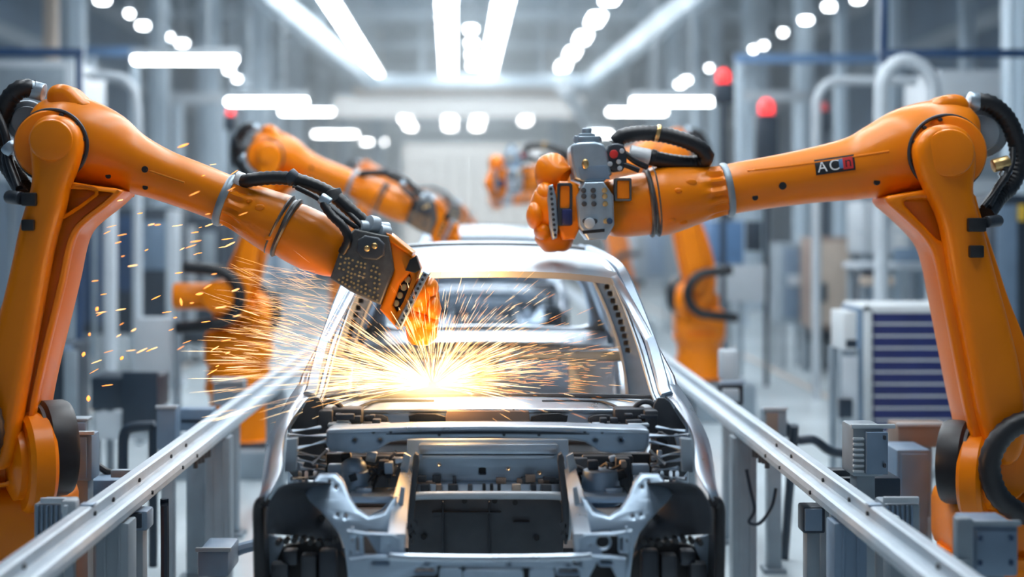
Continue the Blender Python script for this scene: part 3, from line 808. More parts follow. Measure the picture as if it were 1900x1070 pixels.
# front crossmember
hs = [rrect(CH - 214, 1041, CH - 184, 1046, 2), rrect(CH - 134, 1055, CH - 100, 1061, 2), rrect(CH - 130 + 46, 1060, CH - 54, 1090, 3), rrect(CH + 84, 1060, CH + 118, 1090, 3), rrect(CH + 132, 1056, CH + 168, 1063, 2), rrect(CH + 210, 1040, CH + 230, 1045, 2), rrect(CH - 40, 1063, CH + 60, 1072, 2), circ(CH + 40, 1046, 2.4, 8), circ(CH - 112, 1046, 2.4, 8), circ(CH + 150, 1046, 2.4, 8)]
cm = obj('front_crossmember', MB().pplate([(CH + x, y) for x, y in ((-258, 1036), (-200, 1030), (-140, 1034), (0, 1036), (140, 1034), (200, 1030), (258, 1036), (262, 1110), (-262, 1110))], 5.10, .05, hs, .012, 2), 'steel2', car)
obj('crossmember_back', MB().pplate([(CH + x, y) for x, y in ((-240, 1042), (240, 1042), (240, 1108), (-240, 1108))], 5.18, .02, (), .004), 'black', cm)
m = MB().tube([C(x, y, 5.11) for x, y in ((-190, 1031), (-150, 1034), (0, 1036), (150, 1034), (190, 1031))], .014, 8)
obj('crossmember_flange', m, 'steel', cm)
for sg in (1, -1):
    fl = lambda m: m if sg == 1 else m.flip_x(X0)
    # front rail running back to the firewall
    r0 = [(162, 985), (190, 985), (196, 1060), (166, 1060)]
    def ring(pts, Dd): return [C(x, y, Dd) for x, y in pts]
    m = MB().rings([ring([(156, 990), (188, 990), (196, 1052), (160, 1052)], 5.14), ring([(150, 940), (178, 925), (190, 990), (158, 1000)], 5.5), ring([(142, 880), (160, 862), (172, 920), (150, 935)], 5.85), ring([(138, 850), (152, 838), (160, 890), (142, 900)], 6.02)])
    obj('front_rail', fl(m), 'steel', car, sharp=30)
    for (a, b, c, d) in (((146, 846), (158, 840), (166, 868), (152, 885)), ((158, 905), (166, 902), (180, 985), (166, 990))):
        m = MB().pplate([(CH + p[0], p[1]) for p in (a, b, c, d)], 5.48 if a[1] > 900 else 5.82, .02, (), .004)
        obj('rail_gusset', fl(m), 'alu', car)
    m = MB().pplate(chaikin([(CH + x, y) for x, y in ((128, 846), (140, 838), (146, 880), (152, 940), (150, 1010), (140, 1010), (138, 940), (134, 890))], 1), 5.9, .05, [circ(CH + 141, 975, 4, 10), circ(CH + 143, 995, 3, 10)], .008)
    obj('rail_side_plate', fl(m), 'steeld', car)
    # end plate with a big hole (right) / window (left)
    hl = [circ(CH + 214, 1006, 12.5, 24)] if sg == 1 else [[(CH + 206, 995), (CH + 238, 995), (CH + 236, 1030), (CH + 210, 1030)]]
    hl += [rrect(CH + 246, 997, CH + 250, 1024, 1.5)] + [circ(CH + x, y, 2.2, 8) for x, y in ((190, 1010), (258, 1002), (262, 1024), (258, 980))]
    m = MB().pplate([(CH + x, y) for x, y in ((170, 1000), (182, 991), (232, 989), (268, 984), (266, 1040), (252, 1100), (172, 1100))], 5.13, .03, hl, .006)
    ep = obj('rail_end_plate', fl(m), 'steel2', car)
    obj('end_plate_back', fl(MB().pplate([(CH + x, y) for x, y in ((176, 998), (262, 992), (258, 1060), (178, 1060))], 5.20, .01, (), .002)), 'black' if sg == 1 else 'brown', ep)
    # apron: crescent between the strut tower and the wheel arch
    ap = [(228, 962), (250, 950), (266, 930), (280, 905), (294, 893), (328, 894), (350, 924), (342, 935), (322, 950), (300, 968), (282, 990), (272, 1015), (264, 1080), (240, 1080), (236, 1010), (226, 985), (180, 990), (176, 930), (186, 935), (198, 955)]
    hs = [circ(CH + x, y, r, 10) for x, y, r in ((292, 914, 3), (306, 905, 2), (270, 960, 3), (262, 985, 3), (252, 1010, 2.5), (316, 930, 3), (286, 958, 2), (252, 1050, 3), (246, 1068, 3))] + [rrect(CH + 232, 992, CH + 236, 1004, 1)]
    m = MB().pplate([(CH + x, y) for x, y in ap], 5.36, .05, hs, .010)
    for v in m.bm.verts: v.co.y += max(0, (v.co.z - 1.05)) * .9
    obj('inner_apron', fl(m), 'steel2', car, sharp=35)
    m = MB().sheet([[C(x, y, Dd) for x, y in ((182, 925), (200, 945), (226, 958), (248, 945), (262, 925))] for Dd in (5.5, 5.75)], .01)
    obj('apron_tray', fl(m), 'steel2', car)
    m = MB().pplate([(CH + x, y) for x, y in ((180, 920), (262, 920), (256, 934), (184, 934))], 5.62, .2, (), .01)
    obj('apron_shelf', fl(m), 'steel', car)
    # strut tower and boxes around it
    m = MB().cyl(C(208, 935, 5.80), C(208, 870, 5.80), .085, .075, 28, .012)
    if sg == -1: m = MB().cyl(C(246, 925, 5.80), C(246, 872, 5.80), .062, .062, 28, .012).sph(C(250, 868, 5.80), (.055, .055, .045))
    st = obj('strut_tower', fl(m), 'steel2', car)
    for (x0, y0, x1, y1, Dd, mt) in ((238, 850, 264, 920, 5.86, 'steeld'), (268, 862, 300, 884, 5.85, 'steel2'), (160, 850, 186, 925, 5.95, 'steeld'), (176, 846, 270, 862, 5.98, 'dark'), (218, 905, 250, 915, 5.7, 'steel'), (270, 884, 304, 905, 5.75, 'steel'), (150, 842, 310, 935, 6.08, 'dark'), (186, 855, 206, 872, 5.78, 'dark'), (246, 856, 258, 868, 5.8, 'beige'), (224, 880, 236, 925, 5.9, 'steel2')):
        obj('bay_bracket', fl(MB().pbox(CH + x0, y0, CH + x1, y1, Dd, .05, .006)), mt, car)
    for (a, b, w, mt) in (((300, 808), (372, 808), .010, 'steel'), ((300, 818), (358, 832), .010, 'steel2'), ((304, 850), (358, 838), .011, 'steel'), ((302, 862), (356, 852), .008, 'steel2'), ((306, 872), (352, 868), .010, 'steel2'), ((300, 836), (330, 862), .008, 'steeld'), ((312, 792), (366, 800), .008, 'steel2'), ((306, 882), (366, 888), .009, 'steel'), ((322, 876), (322, 893), .008, 'steel2'), ((338, 876), (338, 893), .008, 'steel'), ((350, 876), (350, 893), .008, 'steel2')):
        p, q = C(*a, 5.8), C(*b, 5.7)
        obj('bay_strut', fl(MB().tube([p, q], w, 8, smooth=False)), mt, car)
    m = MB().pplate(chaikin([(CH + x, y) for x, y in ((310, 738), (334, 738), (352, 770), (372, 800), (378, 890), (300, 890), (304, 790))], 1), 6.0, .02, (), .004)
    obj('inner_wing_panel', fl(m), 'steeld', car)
    obj('wing_tab', fl(MB().pplate([(CH + x, y) for x, y in ((357, 812), (378, 814), (382, 876), (360, 874))], 5.5, .02, (), .004)), 'alu', car)
    # outer wing: from the pillar foot round to the front edge
    inner = [(312, 731, 6.24), (336, 742, 6.10), (356, 768, 5.95), (374, 798, 5.75), (382, 830, 5.6), (384, 872, 5.45), (400, 905, 5.32), (414, 930, 5.28)]
    mid = [(338, 716, 6.28), (352, 736, 6.15), (372, 766, 5.98), (394, 806, 5.8), (405, 845, 5.62), (411, 880, 5.48), (420, 912, 5.36), (428, 935, 5.32)]
    outer = [(350, 715, 6.42), (366, 740, 6.35), (382, 775, 6.2), (402, 830, 6.0), (406, 880, 5.9), (408, 930, 5.8), (405, 960, 5.7), (402, 1000, 5.65)]
    gi, gm, go = [catmull([C(*p) for p in q], 4) for q in (inner, mid, outer)]
    g = []
    for a, b, c in zip(gi, gm, go):
        g.append([a, a * .55 + b * .45 + Vector((.012, -.01, .006)), b, b * .6 + c * .4 + Vector((.018, 0, .0)), c])
    obj('front_wing', fl(MB().sheet(g, -.008)), 'steel', car, sharp=70)
    m = MB().tube([C(414, 930, 5.28), C(427, 938, 5.3), C(428, 990, 5.3), C(426, 1100, 5.3)], .022, 10)
    obj('wing_edge', fl(m), 'black', car)
    m = MB().sheet([[C(428, 936, 5.31), C(428, 1000, 5.31), C(426, 1100, 5.31)], [C(404, 950, 5.75), C(404, 1000, 5.75), C(402, 1060, 5.75)]], .01)
    obj('wing_skirt', fl(m), 'dark', car)
    # wheel arch liner: dark curved shell between wing edge and apron
    A = catmull([C(*p) for p in ((296, 894, 5.40), (345, 893, 5.30), (384, 900, 5.27), (404, 922, 5.27), (414, 950, 5.27), (414, 990, 5.3))], 5)
    B = catmull([C(*p) for p in ((292, 908, 5.75), (318, 944, 5.62), (296, 966, 5.55), (280, 990, 5.50), (272, 1012, 5.46), (270, 1024, 5.44))], 5)
    g = []
    for a, b in zip(A, B):
        r = []
        for j in range(9):
            t = j / 8; p = a.lerp(b, t); p.y += .13 * math.sin(PI * t); p.z -= .01 * math.sin(PI * t); r.append(p)
        g.append(r)
    wl = obj('wheel_arch_liner', fl(MB().sheet(g, .008)), 'steeld', car, sharp=60)
    m = MB()
    for i in range(8):
        p = C(286 + 15 * i, 1004 + 3 * math.sin(i), 5.44 - .012 * i); m.cyl(p + Vector((0, .04, 0)), p - Vector((0, .016, 0)), .012, seg=10)
    for (x, y) in ((352, 938), (356, 962), (310, 960), (330, 990)): m.cyl(C(x, y, 5.62), C(x, y, 5.50), .014, seg=10)
    obj('liner_hole', fl(m), 'black', wl)
    m = MB().pplate(chaikin([(CH + x, y) for x, y in ((268, 1016), (330, 1004), (384, 1012), (412, 1040), (426, 1120), (262, 1120))], 1), 5.62, .05, (), .01)
    obj('liner_lower', fl(m), 'black', car)
    for (x0, y0, x1, y1, Dd, mt) in ((286, 1022, 318, 1100, 5.5, 'dark'), (322, 1030, 352, 1100, 5.52, 'steeld'), (358, 1022, 386, 1050, 5.5, 'dark'), (376, 1046, 408, 1110, 5.48, 'steeld')):
        obj('suspension_bracket', fl(MB().pbox(CH + x0, y0, CH + x1, y1, Dd, .07, .01)), mt, car)
    m = MB().pplate([(CH + x, y) for x, y in ((378, 1002), (414, 990), (424, 1060), (410, 1070))], 5.58, .02, (), .004)
    obj('wing_stay', fl(m), 'steel2', car)
# wiring and small brackets in the bay
rb = random.Random(5)
for sg in (1, -1):
    fl = lambda m: m if sg == 1 else m.flip_x(X0)
    for k in range(7):
        x0 = rb.uniform(152, 200); y0 = rb.uniform(845, 890)
        P = [C(x0 + 14 * j + rb.uniform(-8, 8), y0 + rb.uniform(-12, 22) + 6 * j, 5.86 - .03 * j) for j in range(4)]
        obj('wire', fl(MB().tube(P, rb.uniform(.004, .008), 6)), rb.choice(['black', 'dark', 'steeld']), car)
    for k in range(12):
        x = rb.uniform(158, 352); y = rb.uniform(846, 916) if x < 300 else rb.uniform(805, 884)
        w_, h_ = rb.uniform(.015, .05), rb.uniform(.015, .06)
        obj('bay_bracket', fl(MB().box(C(x, y, rb.uniform(5.72, 5.95)), (w_, rb.uniform(.02, .06), h_), Matrix.Rotation(rb.uniform(-.5, .5), 3, 'Y'), .004)), rb.choice(['dark', 'steel2', 'steeld', 'black', 'steel']), car)
    for k in range(9):
        x = rb.uniform(192, 300); y = rb.uniform(768, 788)
        obj('cowl_bracket', fl(MB().box(C(x, y, rb.uniform(5.93, 6.02)), (rb.uniform(.02, .08), .04, rb.uniform(.01, .03)), None, .004)), rb.choice(['dark', 'steel', 'steeld']), car)
# bodies waiting further down the line
car['group'] = 'car bodies on the line'
for i, (dy, lab) in enumerate(((9.4, 'white roofed car body second on the line, beyond the one being welded'), (18.6, 'car body third on the line, hidden mostly behind the second'))):
    dup(car, (0, dy, .10), lab)
# skids that carry the bodies
for dy, lab in ((0, 'steel skid carrying the front car body'), (9.4, 'steel skid carrying the second car body'), (18.6, 'steel skid carrying the third car body')):
    m = MB()
    z = .65 + (.1 if dy else 0)
    for sx in (-.5, .5):
        m.box((X0 + sx, 8.2 + dy, z - .09), (.12, 3.6, .16), None, .01)
        for y in (6.6, 8.2, 9.8): m.box((X0 + sx, y + dy, (z - .17) / 2), (.12, .12, z - .17), None, .01)
    tag(obj('carrier_skid', m, 'dark'), lab, 'skid')

# ------------------------------------------------------------------ guide rails on posts
prof = [(0, 0), (.040, 0), (.048, -.006), (.050, -.018), (.046, -.048), (.052, -.056), (.088, -.058), (.100, -.066), (.108, -.088), (.104, -.112), (.092, -.126), (.07, -.130), (.0, -.130)]
for sg, lab in ((-1, 'left'), (1, 'right')):
    xr = 1.6
    ztop = CZ - 1.6 / 1.42
    R_ = thing('guide_rail', 'long silver aluminium guide rail on grey posts along the %s of the car' % lab, 'rail', (sg * xr, 8, 0), 'guide rails beside the line')
    ys = [3.2, 4.9, 6.4, 9.0, 13, 20, 40]
    m = MB().rings([[Vector((sg * (xr - u), y, ztop + w)) for u, w in prof] for y in ys])
    ra = obj('rail_beam', m, 'alu', R_, sharp=25)
    for y in (5.62, 5.9, 6.35, 7.0, 7.35, 4.75):
        for dz in ((-.034,) if y < 6 else (-.034, -.090)):
            u = .050 if dz == -.034 else .108
            obj('rail_bolt', MB().cyl((sg * (xr - u + .01), y, ztop + dz), (sg * (xr - u - .007), y, ztop + dz), .010, seg=10, bevel=.002), 'black', ra)
    m = MB().box((sg * (xr - .024), 5.62, ztop + .002), (.056, .05, .010), None, .003)
    obj('rail_splice', m, 'steel2', ra)
    for y in (3.6, 5.95, 8.3, 10.6, 14.0, 18.0):
        w = .14
        m = MB().box((sg * (xr - .05), y, (ztop - .13) / 2), (w, w, ztop - .13), None, .008)
        for o_ in (-.03, .03): m.box((sg * (xr - .05) + o_, y - w / 2, (ztop - .13) / 2), (.012, .012, ztop - .16), None, .003)
        m.box((sg * (xr - .05), y, .02), (.26, .26, .04), None, .006)
        obj('post', m, 'midgrey' if y > 6.1 or sg < 0 else 'bluegrey', R_)
    for i in range(5):
        m = MB().cyl((sg * (xr - .06), 7.55 + i * .09, ztop - .12), (sg * (xr - .06), 7.55 + i * .09, ztop - .19 + .01 * (i % 2)), .014, seg=10, bevel=.003)
        obj('clip', m, 'steeld', ra)
# ------------------------------------------------------------------ the hall
HX, HY0, HY1, HZ = 10.5, -9.0, 86.0, 9.2
struct('floor', MB().box((0, (HY0 + HY1) / 2, -.05), (2 * HX + .4, HY1 - HY0, .10)), 'floor')
m = MB()
m.box((0, (HY0 + HY1) / 2, HZ + .05), (2 * HX + .4, HY1 - HY0, .1))
struct('ceiling', m, 'ceil')
for sg, nm in ((-1, 'left'), (1, 'right')):
    m = MB().box((sg * (HX + .1), (HY0 + HY1) / 2, HZ / 2), (.2, HY1 - HY0, HZ))
    struct('wall_' + nm, m, 'wall')
    m = MB()
    for z, h in ((3.6, .5), (6.4, .35), (8.2, .4)):
        m.box((sg * (HX - .06), (10 + HY1) / 2, z), (.1, HY1 - 12, h), None, .01)
    struct('trim_1' if sg < 0 else 'trim_2', m, 'midgrey')
struct('wall_far', MB().box((0, HY1 + .1, HZ / 2), (2 * HX + .4, .2, HZ)), 'farwall')
m = MB()
for i in range(24): m.box((-9.6 + i * .84, HY1 - .05, 3.2), (.10, .1, 6.2))
struct('trim_3', m, 'palegrey')
struct('far_glow_panel', MB().box((0, HY1 - .04, 3.6), (9.6, .05, 7.0)), 'farglow', label='tall panels with added glow in the far wall')  # glowing surface added to brighten the far end of the hall
# painted floor lines
k = 0
for (x, y0, y1) in ((4.4, 7, 50), (-4.6, 8, 50)):
    tag(struct('floor_line', MB().box((x, (y0 + y1) / 2, .003), (.09, y1 - y0, .006)), 'beige'), 'pale yellow painted line on the floor %s of the car line' % ('right' if x > 0 else 'left'), 'line', kind='structure')
# columns
for sg in (-1, 1):
    for i, y in enumerate((18.2, 24, 30.4, 36, 42, 48, 54, 62, 70)):
        w = .40 if i != 3 else .55
        m = MB().box((sg * 7.0, y, HZ / 2), (w, .30, HZ), None, .02)
        m.box((sg * 7.0, y - .10, HZ / 2), (w * .4, .28, HZ), None, .01)
        m.box((sg * 7.0, y, .15), (w + .2, .5, .3), None, .02)
        struct('column', m, 'column', label='pale grey steel column along the %s aisle' % ('left' if sg < 0 else 'right'))
# inner lighter stanchions
for (px, D, w, mt, z0) in ((95, 22, .20, 'beige', 0), (300, 38, .3, 'column', 0), (430, 44, .35, 'column', 0), (486, 40, .42, 'column', 0), (545, 52, .5, 'column', 0), (205, 15.5, .11, 'palegrey', 0), (322, 19, .16, 'palegrey', 0), (1030, 60, .5, 'column', 0), (1215, 50, .5, 'column', 0), (1250, 44, .4, 'column', 0), (1292, 36, .25, 'column', 0), (1415, 36, .3, 'column', 0), (1560, 26, .2, 'column', 0), (1795, 26, .25, 'column', 0), (700, 60, .5, 'column', 0), (640, 64, .5, 'column', 0)):
    x = (px - CX) * D / F
    H_ = {205: 2.48, 322: 2.38}.get(px, HZ)
    m = MB().box((x, D, H_ / 2), (w, .2, H_), None, .02); m.box((x, D, .06), (w + .15, .35, .12), None, .01)
    struct('column', m, mt, label='slim upright stanchion in the hall')
# overhead frame: two long beams and a cross beam
zb = 6.7
xl = (520 - CX) * 31.3 / F; xr_ = (1270 - CX) * 29 / F
for nm, a, b in (('left', (505, 0, 28.2), (690, 152, 44.4)), ('right', (1285, 0, 28.2), (1092, 152, 44.4))):
    p, q = V(*a), V(*b); d = (p - q); p = p + d * 1.1
    m = MB(); L_ = (p - q).length; a_, b_, c_ = frame(q - p)
    m.rings([[e + a_ * u * .16 + Vector((0, 0, 1)) * v * .22 for u, v in ((-1, -1), (1, -1), (1, 1), (-1, 1))] for e in (p, q)])
    for t in (.1, .4, .7):
        e = p.lerp(q, t); m.box((e.x, e.y, (e.z + HZ) / 2), (.08, .08, HZ - e.z - .01))
    tag(obj('overhead_beam', m, 'beam'), 'long grey overhead beam running down the %s of the ceiling lights' % nm, 'beam', kind='structure')
p, q = V(672, 150, 44.6), V(1116, 150, 44.6)
m = MB().box((p + q) / 2, (q.x - p.x, .4, .34), None, .02)
for t in (.005, .25, .5, .75, .995):
    e = p.lerp(q, t); m.box((e.x, e.y, (e.z + HZ) / 2), (.1, .1, HZ - e.z - .01))
tag(obj('overhead_beam', m, 'beam'), 'grey overhead cross beam where the near ceiling lights end', 'beam', kind='structure')
# pale ducts and canopy beyond the cross beam
for (x0, y0, x1, y1, D, mt, lab) in ((655, 158, 1060, 178, 50, 'beige', 'long pale tan duct hanging beyond the cross beam'), (620, 178, 1085, 214, 54, 'glowpanel', 'wide pale canopy with added glow hanging in the middle of the hall'), (660, 222, 1010, 232, 74, 'palegrey', 'narrow grey duct far down the hall')):  # the canopy's own glow is added to lift its pale tone
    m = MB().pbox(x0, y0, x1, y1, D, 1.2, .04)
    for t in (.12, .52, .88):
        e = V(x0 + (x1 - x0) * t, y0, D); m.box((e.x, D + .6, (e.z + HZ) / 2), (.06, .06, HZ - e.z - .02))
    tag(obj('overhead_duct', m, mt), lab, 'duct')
m = MB(); p, q = V(1045, 160, 40), V(1100, 245, 48)
m.tube([p, q], .22, 12, smooth=False); m.box((p.x, p.y, (p.z + HZ) / 2), (.1, .1, HZ - p.z - .02))
tag(obj('slanted_duct', m, 'palegrey'), 'slanted pale duct right of the canopy in the hall', 'duct')
# roof trusses
for y in (22, 28, 34, 40, 47, 54, 62, 70, 78):
    m = MB().box((0, y, HZ - .12), (2 * HX, .22, .2)); m.box((0, y, HZ - 1.0), (2 * HX, .16, .14))
    for i in range(14):
        x = -HX + .75 + i * 1.5
        m.tube([(x, y, HZ - 1.0), (x + .75, y, HZ - .15)], .035, 6, smooth=False); m.tube([(x + .75, y, HZ - .15), (x + 1.5, y, HZ - 1.0)], .035, 6, smooth=False) if i < 13 else None
    struct('roof_truss', m, 'beam', label='steel roof truss across the hall')

# ------------------------------------------------------------------ lamps
def lamp(p, sx, sy, label, group, rod=True, sz=.10):
    t = thing('strip_lamp', label, 'lamp', (p[0], p[1], p[2]), group)
    m = MB().box((p[0], p[1], p[2] + sz * .75), (sx + .04, sy + .04, sz * .9), None, .02)
    if rod:
        for f in (-.22, .22):
            m.box((p[0] + (sx * f if sx > sy else 0), p[1] + (sy * f if sy >= sx else 0), (p[2] + sz + HZ) / 2), (.025, .025, HZ - p[2] - sz - .01))
    obj('housing', m, 'palegrey', t)
    obj('diffuser', MB().box(p, (sx, sy, sz), None, sz * .4), 'lamp', t)
    return t
def row_x(a, b, y):                          # straight row through two points
    return a[0] + (b[0] - a[0]) * (y - a[1]) / (b[1] - a[1])
hc = 5.0
rows_ = [('outer left', (610, 0), (700, 140), .34), ('inner left', (828, 0), (832, 140), .40), ('inner right', (935, 0), (905, 140), .40), ('outer right', (1130, 0), (1040, 130), .34)]
for nm, a, b, w in rows_:
    Da = F * hc / (415 - a[1]); Db = F * hc / (415 - b[1])
    pa = ((a[0] - CX) * Da / F, Da); pb = ((b[0] - CX) * Db / F, Db)
    n = 0; y = 5.2
    while y < 47:
        gap = 1.65 if y < 12 else 2.0 if y < 26 else (1.75 if 'outer right' not in nm else 3.4)
        lamp((row_x(pa, pb, y), y, CZ + hc), w, 1.5, 'white ceiling strip lamp in the %s row over the car line' % nm, 'ceiling lamps in the %s row' % nm, rod=True)
        y += gap
    for y in ((67, 72) if 'outer right' not in nm else (68,)):
        lamp((row_x(pa, pb, y), y, CZ + hc), w * 1.3, 2.4, 'distant white strip lamp continuing the %s row beyond the canopy' % nm, 'distant ceiling lamps beyond the canopy')
for y in (36, 38.8, 41.6, 44.4):
    lamp(((880 - CX) * 33 / F - .1, y, CZ + hc), .26, .5, 'small round looking lamp between the two inner ceiling rows', 'small lamps between the inner ceiling rows')
# diagonal rows of small lamps along the side columns
for pts, lab, g in (([(190, 0, 40), (240, 25, 24), (268, 47, 40), (312, 68, 30), (338, 80, 34), (425, 130, 30), (440, 146, 26), (453, 158, 26)], 'small bright lamp in the diagonal row at the upper left', 'small lamps along the left columns'),
                    ([(1592, -2, 36), (1541, 12, 40), (1495, 37, 36), (1453, 60, 24), (1417, 84, 26), (1398, 91, 24), (1316, 126, 24), (1278, 148, 40), (1262, 156, 30)], 'small bright lamp in the diagonal row at the upper right', 'small lamps along the right columns'),
                    ([(1892, 78, 26)], 'small bright lamp at the far right edge above the blue frame', 'small lamps along the right columns')):
    for (x, y, w) in pts:
        D = F * 4.3 / (415 - y) if x < 1800 else 24
        p = V(x, y, D)
        lamp(p, max(.12, (w - 16) * D / F), .16, lab, g, sz=.12)
# crosswise bar lamps over the aisles
for (x0, x1, y, D, lab) in ((246, 440, 110, 22, 'long white bar lamp at the upper left, nearest of the left bars'), (420, 570, 188, 27, 'white bar lamp above the second left robot'), (520, 618, 207, 38, 'faint white bar lamp right behind the bar above the second left robot'), (582, 662, 248, 48, 'short white bar lamp far left of the hall, lowest of the left bars'), (672, 716, 263, 62, 'faint short bar lamp far away beside the lowest left bar'),
                            (1172, 1325, 188, 27, 'long white bar lamp at the right, above the black hose'), (1128, 1236, 207, 38, 'white bar lamp at the right, just under the longest right bar'), (1090, 1134, 248, 40, 'white lamp glowing behind the top of the right tool head')):
    a, b = V(x0, y, D), V(x1, y, D)
    lamp(((a.x + b.x) / 2, D, a.z), b.x - a.x, .16, lab, 'crosswise bar lamps over the aisles', sz=.14)

# ------------------------------------------------------------------ frames, pipes and beacons
def beam_px(x0, y0, x1, y1, D, r, mt, name, label, cat, drop=True):
    m = MB(); p, q = V(x0, y0, D), V(x1, y1, D)
    m.box((p + q) / 2, (abs(q.x - p.x) + r * 2, r * 1.6, abs(p.z - q.z) + r * 2), None, .01)
    t = thing(name, label, cat, ((p.x + q.x) / 2, D, 0))
    obj('beam_bar', m, mt, t)
    for e in (p, q):
        post = MB().box((e.x, D, (e.z - r) / 2), (r * 1.6, r * 1.4, e.z - r), None, .01)
        obj('post', post, mt if mt == 'darkblue' else 'column', t)
    return t
beam_px(-60, 97, 147, 97, 15.0, .045, 'darkblue', 'portal_frame', 'dark blue portal frame behind the left robot elbow', 'frame')
beam_px(1640, 99, 1990, 99, 15.0, .045, 'darkblue', 'portal_frame', 'dark blue portal frame behind the right robot elbow', 'frame')
pf = [o for o in COL.objects if o.get('label') == 'dark blue portal frame behind the right robot elbow'][0]
obj('upright', MB().box((V(1640, 40, 15).x, 15, V(1640, 40, 15).z), (.09, .07, V(1640, -30, 15).z - V(1640, 94, 15).z), None, .01), 'darkblue', pf)
beam_px(1372, 109, 1636, 109, 22.0, .07, 'blue', 'gantry', 'light blue gantry beam between the right columns', 'beam')
beam_px(170, 96, 250, 96, 23.2, .08, 'blue', 'gantry', 'short blue gantry beam left of the longest bar lamp', 'beam')
beam_px(330, 182, 420, 182, 30.0, .12, 'palegrey', 'gantry', 'pale grey gantry beam left of the second left robot', 'beam')
beam_px(1380, 178, 1490, 178, 30.0, .10, 'palegrey', 'gantry', 'pale grey gantry beam behind the lower red beacon', 'beam')
for (pts, D, r, lab) in (([(1635, 420), (1635, 200), (1640, 145), (1662, 118), (1685, 113), (1712, 125), (1728, 150), (1732, 200), (1732, 420)], 14.5, .075, 'fat pale grey pipe arch behind the right robot elbow'),
                         ([(1515, 420), (1515, 220), (1518, 180), (1534, 157), (1560, 150), (1610, 150)], 17.5, .06, 'pale grey bent pipe left of the fat pipe arch'),
                         ([(160, 140), (215, 142), (240, 156), (253, 190), (255, 300), (255, 560)], 17.0, .06, 'pale grey bent pipe right of the left robot elbow')):
    P = [V(x, y, D) for x, y in pts]
    if 'left of the fat' in lab: P = [Vector((P[0].x, D, 0))] + P + [P[-1] + Vector((.6, 0, 0))]
    elif 'arch' in lab: P = [Vector((P[0].x, D, 0))] + P + [Vector((P[-1].x, D, 0))]
    else: P = P + [Vector((P[-1].x, D, 0))]
    tag(obj('bent_pipe', MB().tube(P, r, 14, 6), 'palegrey'), lab, 'pipe')
def beacon(x, y, D, r, label, boxh, lens='redlamp'):
    p = V(x, y, D); t = thing('signal_beacon', label, 'beacon', (p.x, D, 0), 'red signal beacons')
    obj('beacon_lens', MB().lathe((p.x, D, p.z - r * 1.1), (p.x, D, p.z + 1), [(0, r * .9), (r * .4, r), (r * 1.5, r), (r * 2.1, r * .6), (r * 2.3, r * .1)], 20), lens, t)
    m = MB().cyl((p.x, D, 0), (p.x, D, p.z - r), .035, seg=12); m.cyl((p.x, D, p.z - r * 1.5), (p.x, D, p.z - r), r, seg=16)
    if boxh: m.box((p.x, D, p.z - r * 1.2 - boxh / 2), (r * 3.0, .16, boxh), None, .02)
    obj('beacon_post', m, 'machine', t)
beacon(1342, 142, 18, .085, 'bright red signal beacon on the tall post, upper one beside the right columns', .25)
beacon(1422, 199, 19, .10, 'red signal beacon on a dark box, lower of the two at the right', .70)
beacon(428, 207, 20, .055, 'small red signal beacon under the bar lamp at the left', .2)
beacon(1530, 199, 21, .06, 'small dim red signal beacon inside the bent pipe', .3, 'redpaint')

# ------------------------------------------------------------------ equipment beside the line
def unit(name, label, cat, rect, D, depth, mt, parts=(), post=True, legs=False):
    """a box standing on a post or straight on the floor; parts = (name, rect, lift, material)"""
    a, b = V(rect[0], rect[1], D), V(rect[2], rect[3], D)
    x = (a.x + b.x) / 2
    t = thing(name, label, cat, (x, D + depth / 2, 0))
    obj('casing', MB().pbox(*rect, D, depth, .012), mt, t)
    if b.z > .02:
        m = MB()
        w = (b.x - a.x)
        if post: m.box((x, D + depth / 2, b.z / 2), (min(.12, w * .6), min(.12, depth * .7), b.z), None, .006); m.box((x, D + depth / 2, .015), (min(.26, w), min(.26, depth), .03), None, .004)
        else:
            for fx in (-.42, .42):
                for fy in (.1, .9): m.box((x + fx * w, D + depth * fy, b.z / 2), (.06, .06, b.z), None, .006)
        obj('stand', m, 'midgrey', t)
    for (nm, r, lift, pm) in parts:
        obj(nm, MB().pbox(*r, D - lift, lift + .01, .004), pm, t)
    return t
unit('junction_box', 'blue grey junction box on a post right of the left robot shoulder', 'box', (122, 806, 171, 892), 6.80, .14, 'bluegrey', [('cover', (126, 811, 160, 888), .012, 'bluegrey'), ('top_plate', (120, 800, 174, 807), .01, 'palegrey')])
unit('open_bracket', 'grey open bracket frame behind the junction box by the left robot', 'bracket', (114, 776, 163, 782), 7.2, .10, 'midgrey', [('back_plate', (120, 784, 158, 800), .01, 'bluegrey')])
unit('drive_motor', 'grey ribbed drive motor beside the left rail at the lower left', 'motor', (62, 934, 128, 1012), 5.75, .16, 'midgrey', [('top_plate', (74, 924, 122, 934), .01, 'alu')] + [('fin', (66 + 9 * i, 938, 70 + 9 * i, 1008), .016, 'bluegrey') for i in range(6)])
unit('valve_block', 'light grey valve bracket in front of the ribbed motor at the lower left', 'bracket', (112, 928, 141, 956), 5.62, .06, 'palegrey', [('knob', (116, 938, 124, 962), .02, 'alu')])
unit('machine_table', 'low blue grey machine table behind the left rail', 'table', (128, 890, 246, 935), 6.98, .2, 'bluegrey', [('rail_block', (205, 872, 245, 886), .03, 'midgrey'), ('yellow_handle', (106, 888, 132, 902), .05, 'yellow')])
m = MB().tube([V(x, y, 7.14) for x, y in ((126, 902), (150, 890), (168, 882), (180, 866), (196, 872), (214, 878))], .014, 8); m.tube([V(x, y, 7.14) for x, y in ((172, 884), (176, 862), (188, 868), (205, 880))], .018, 8)
tag(obj('cable_bundle', m, 'black'), 'black cable bundle lying on the machine table at the left', 'cable')
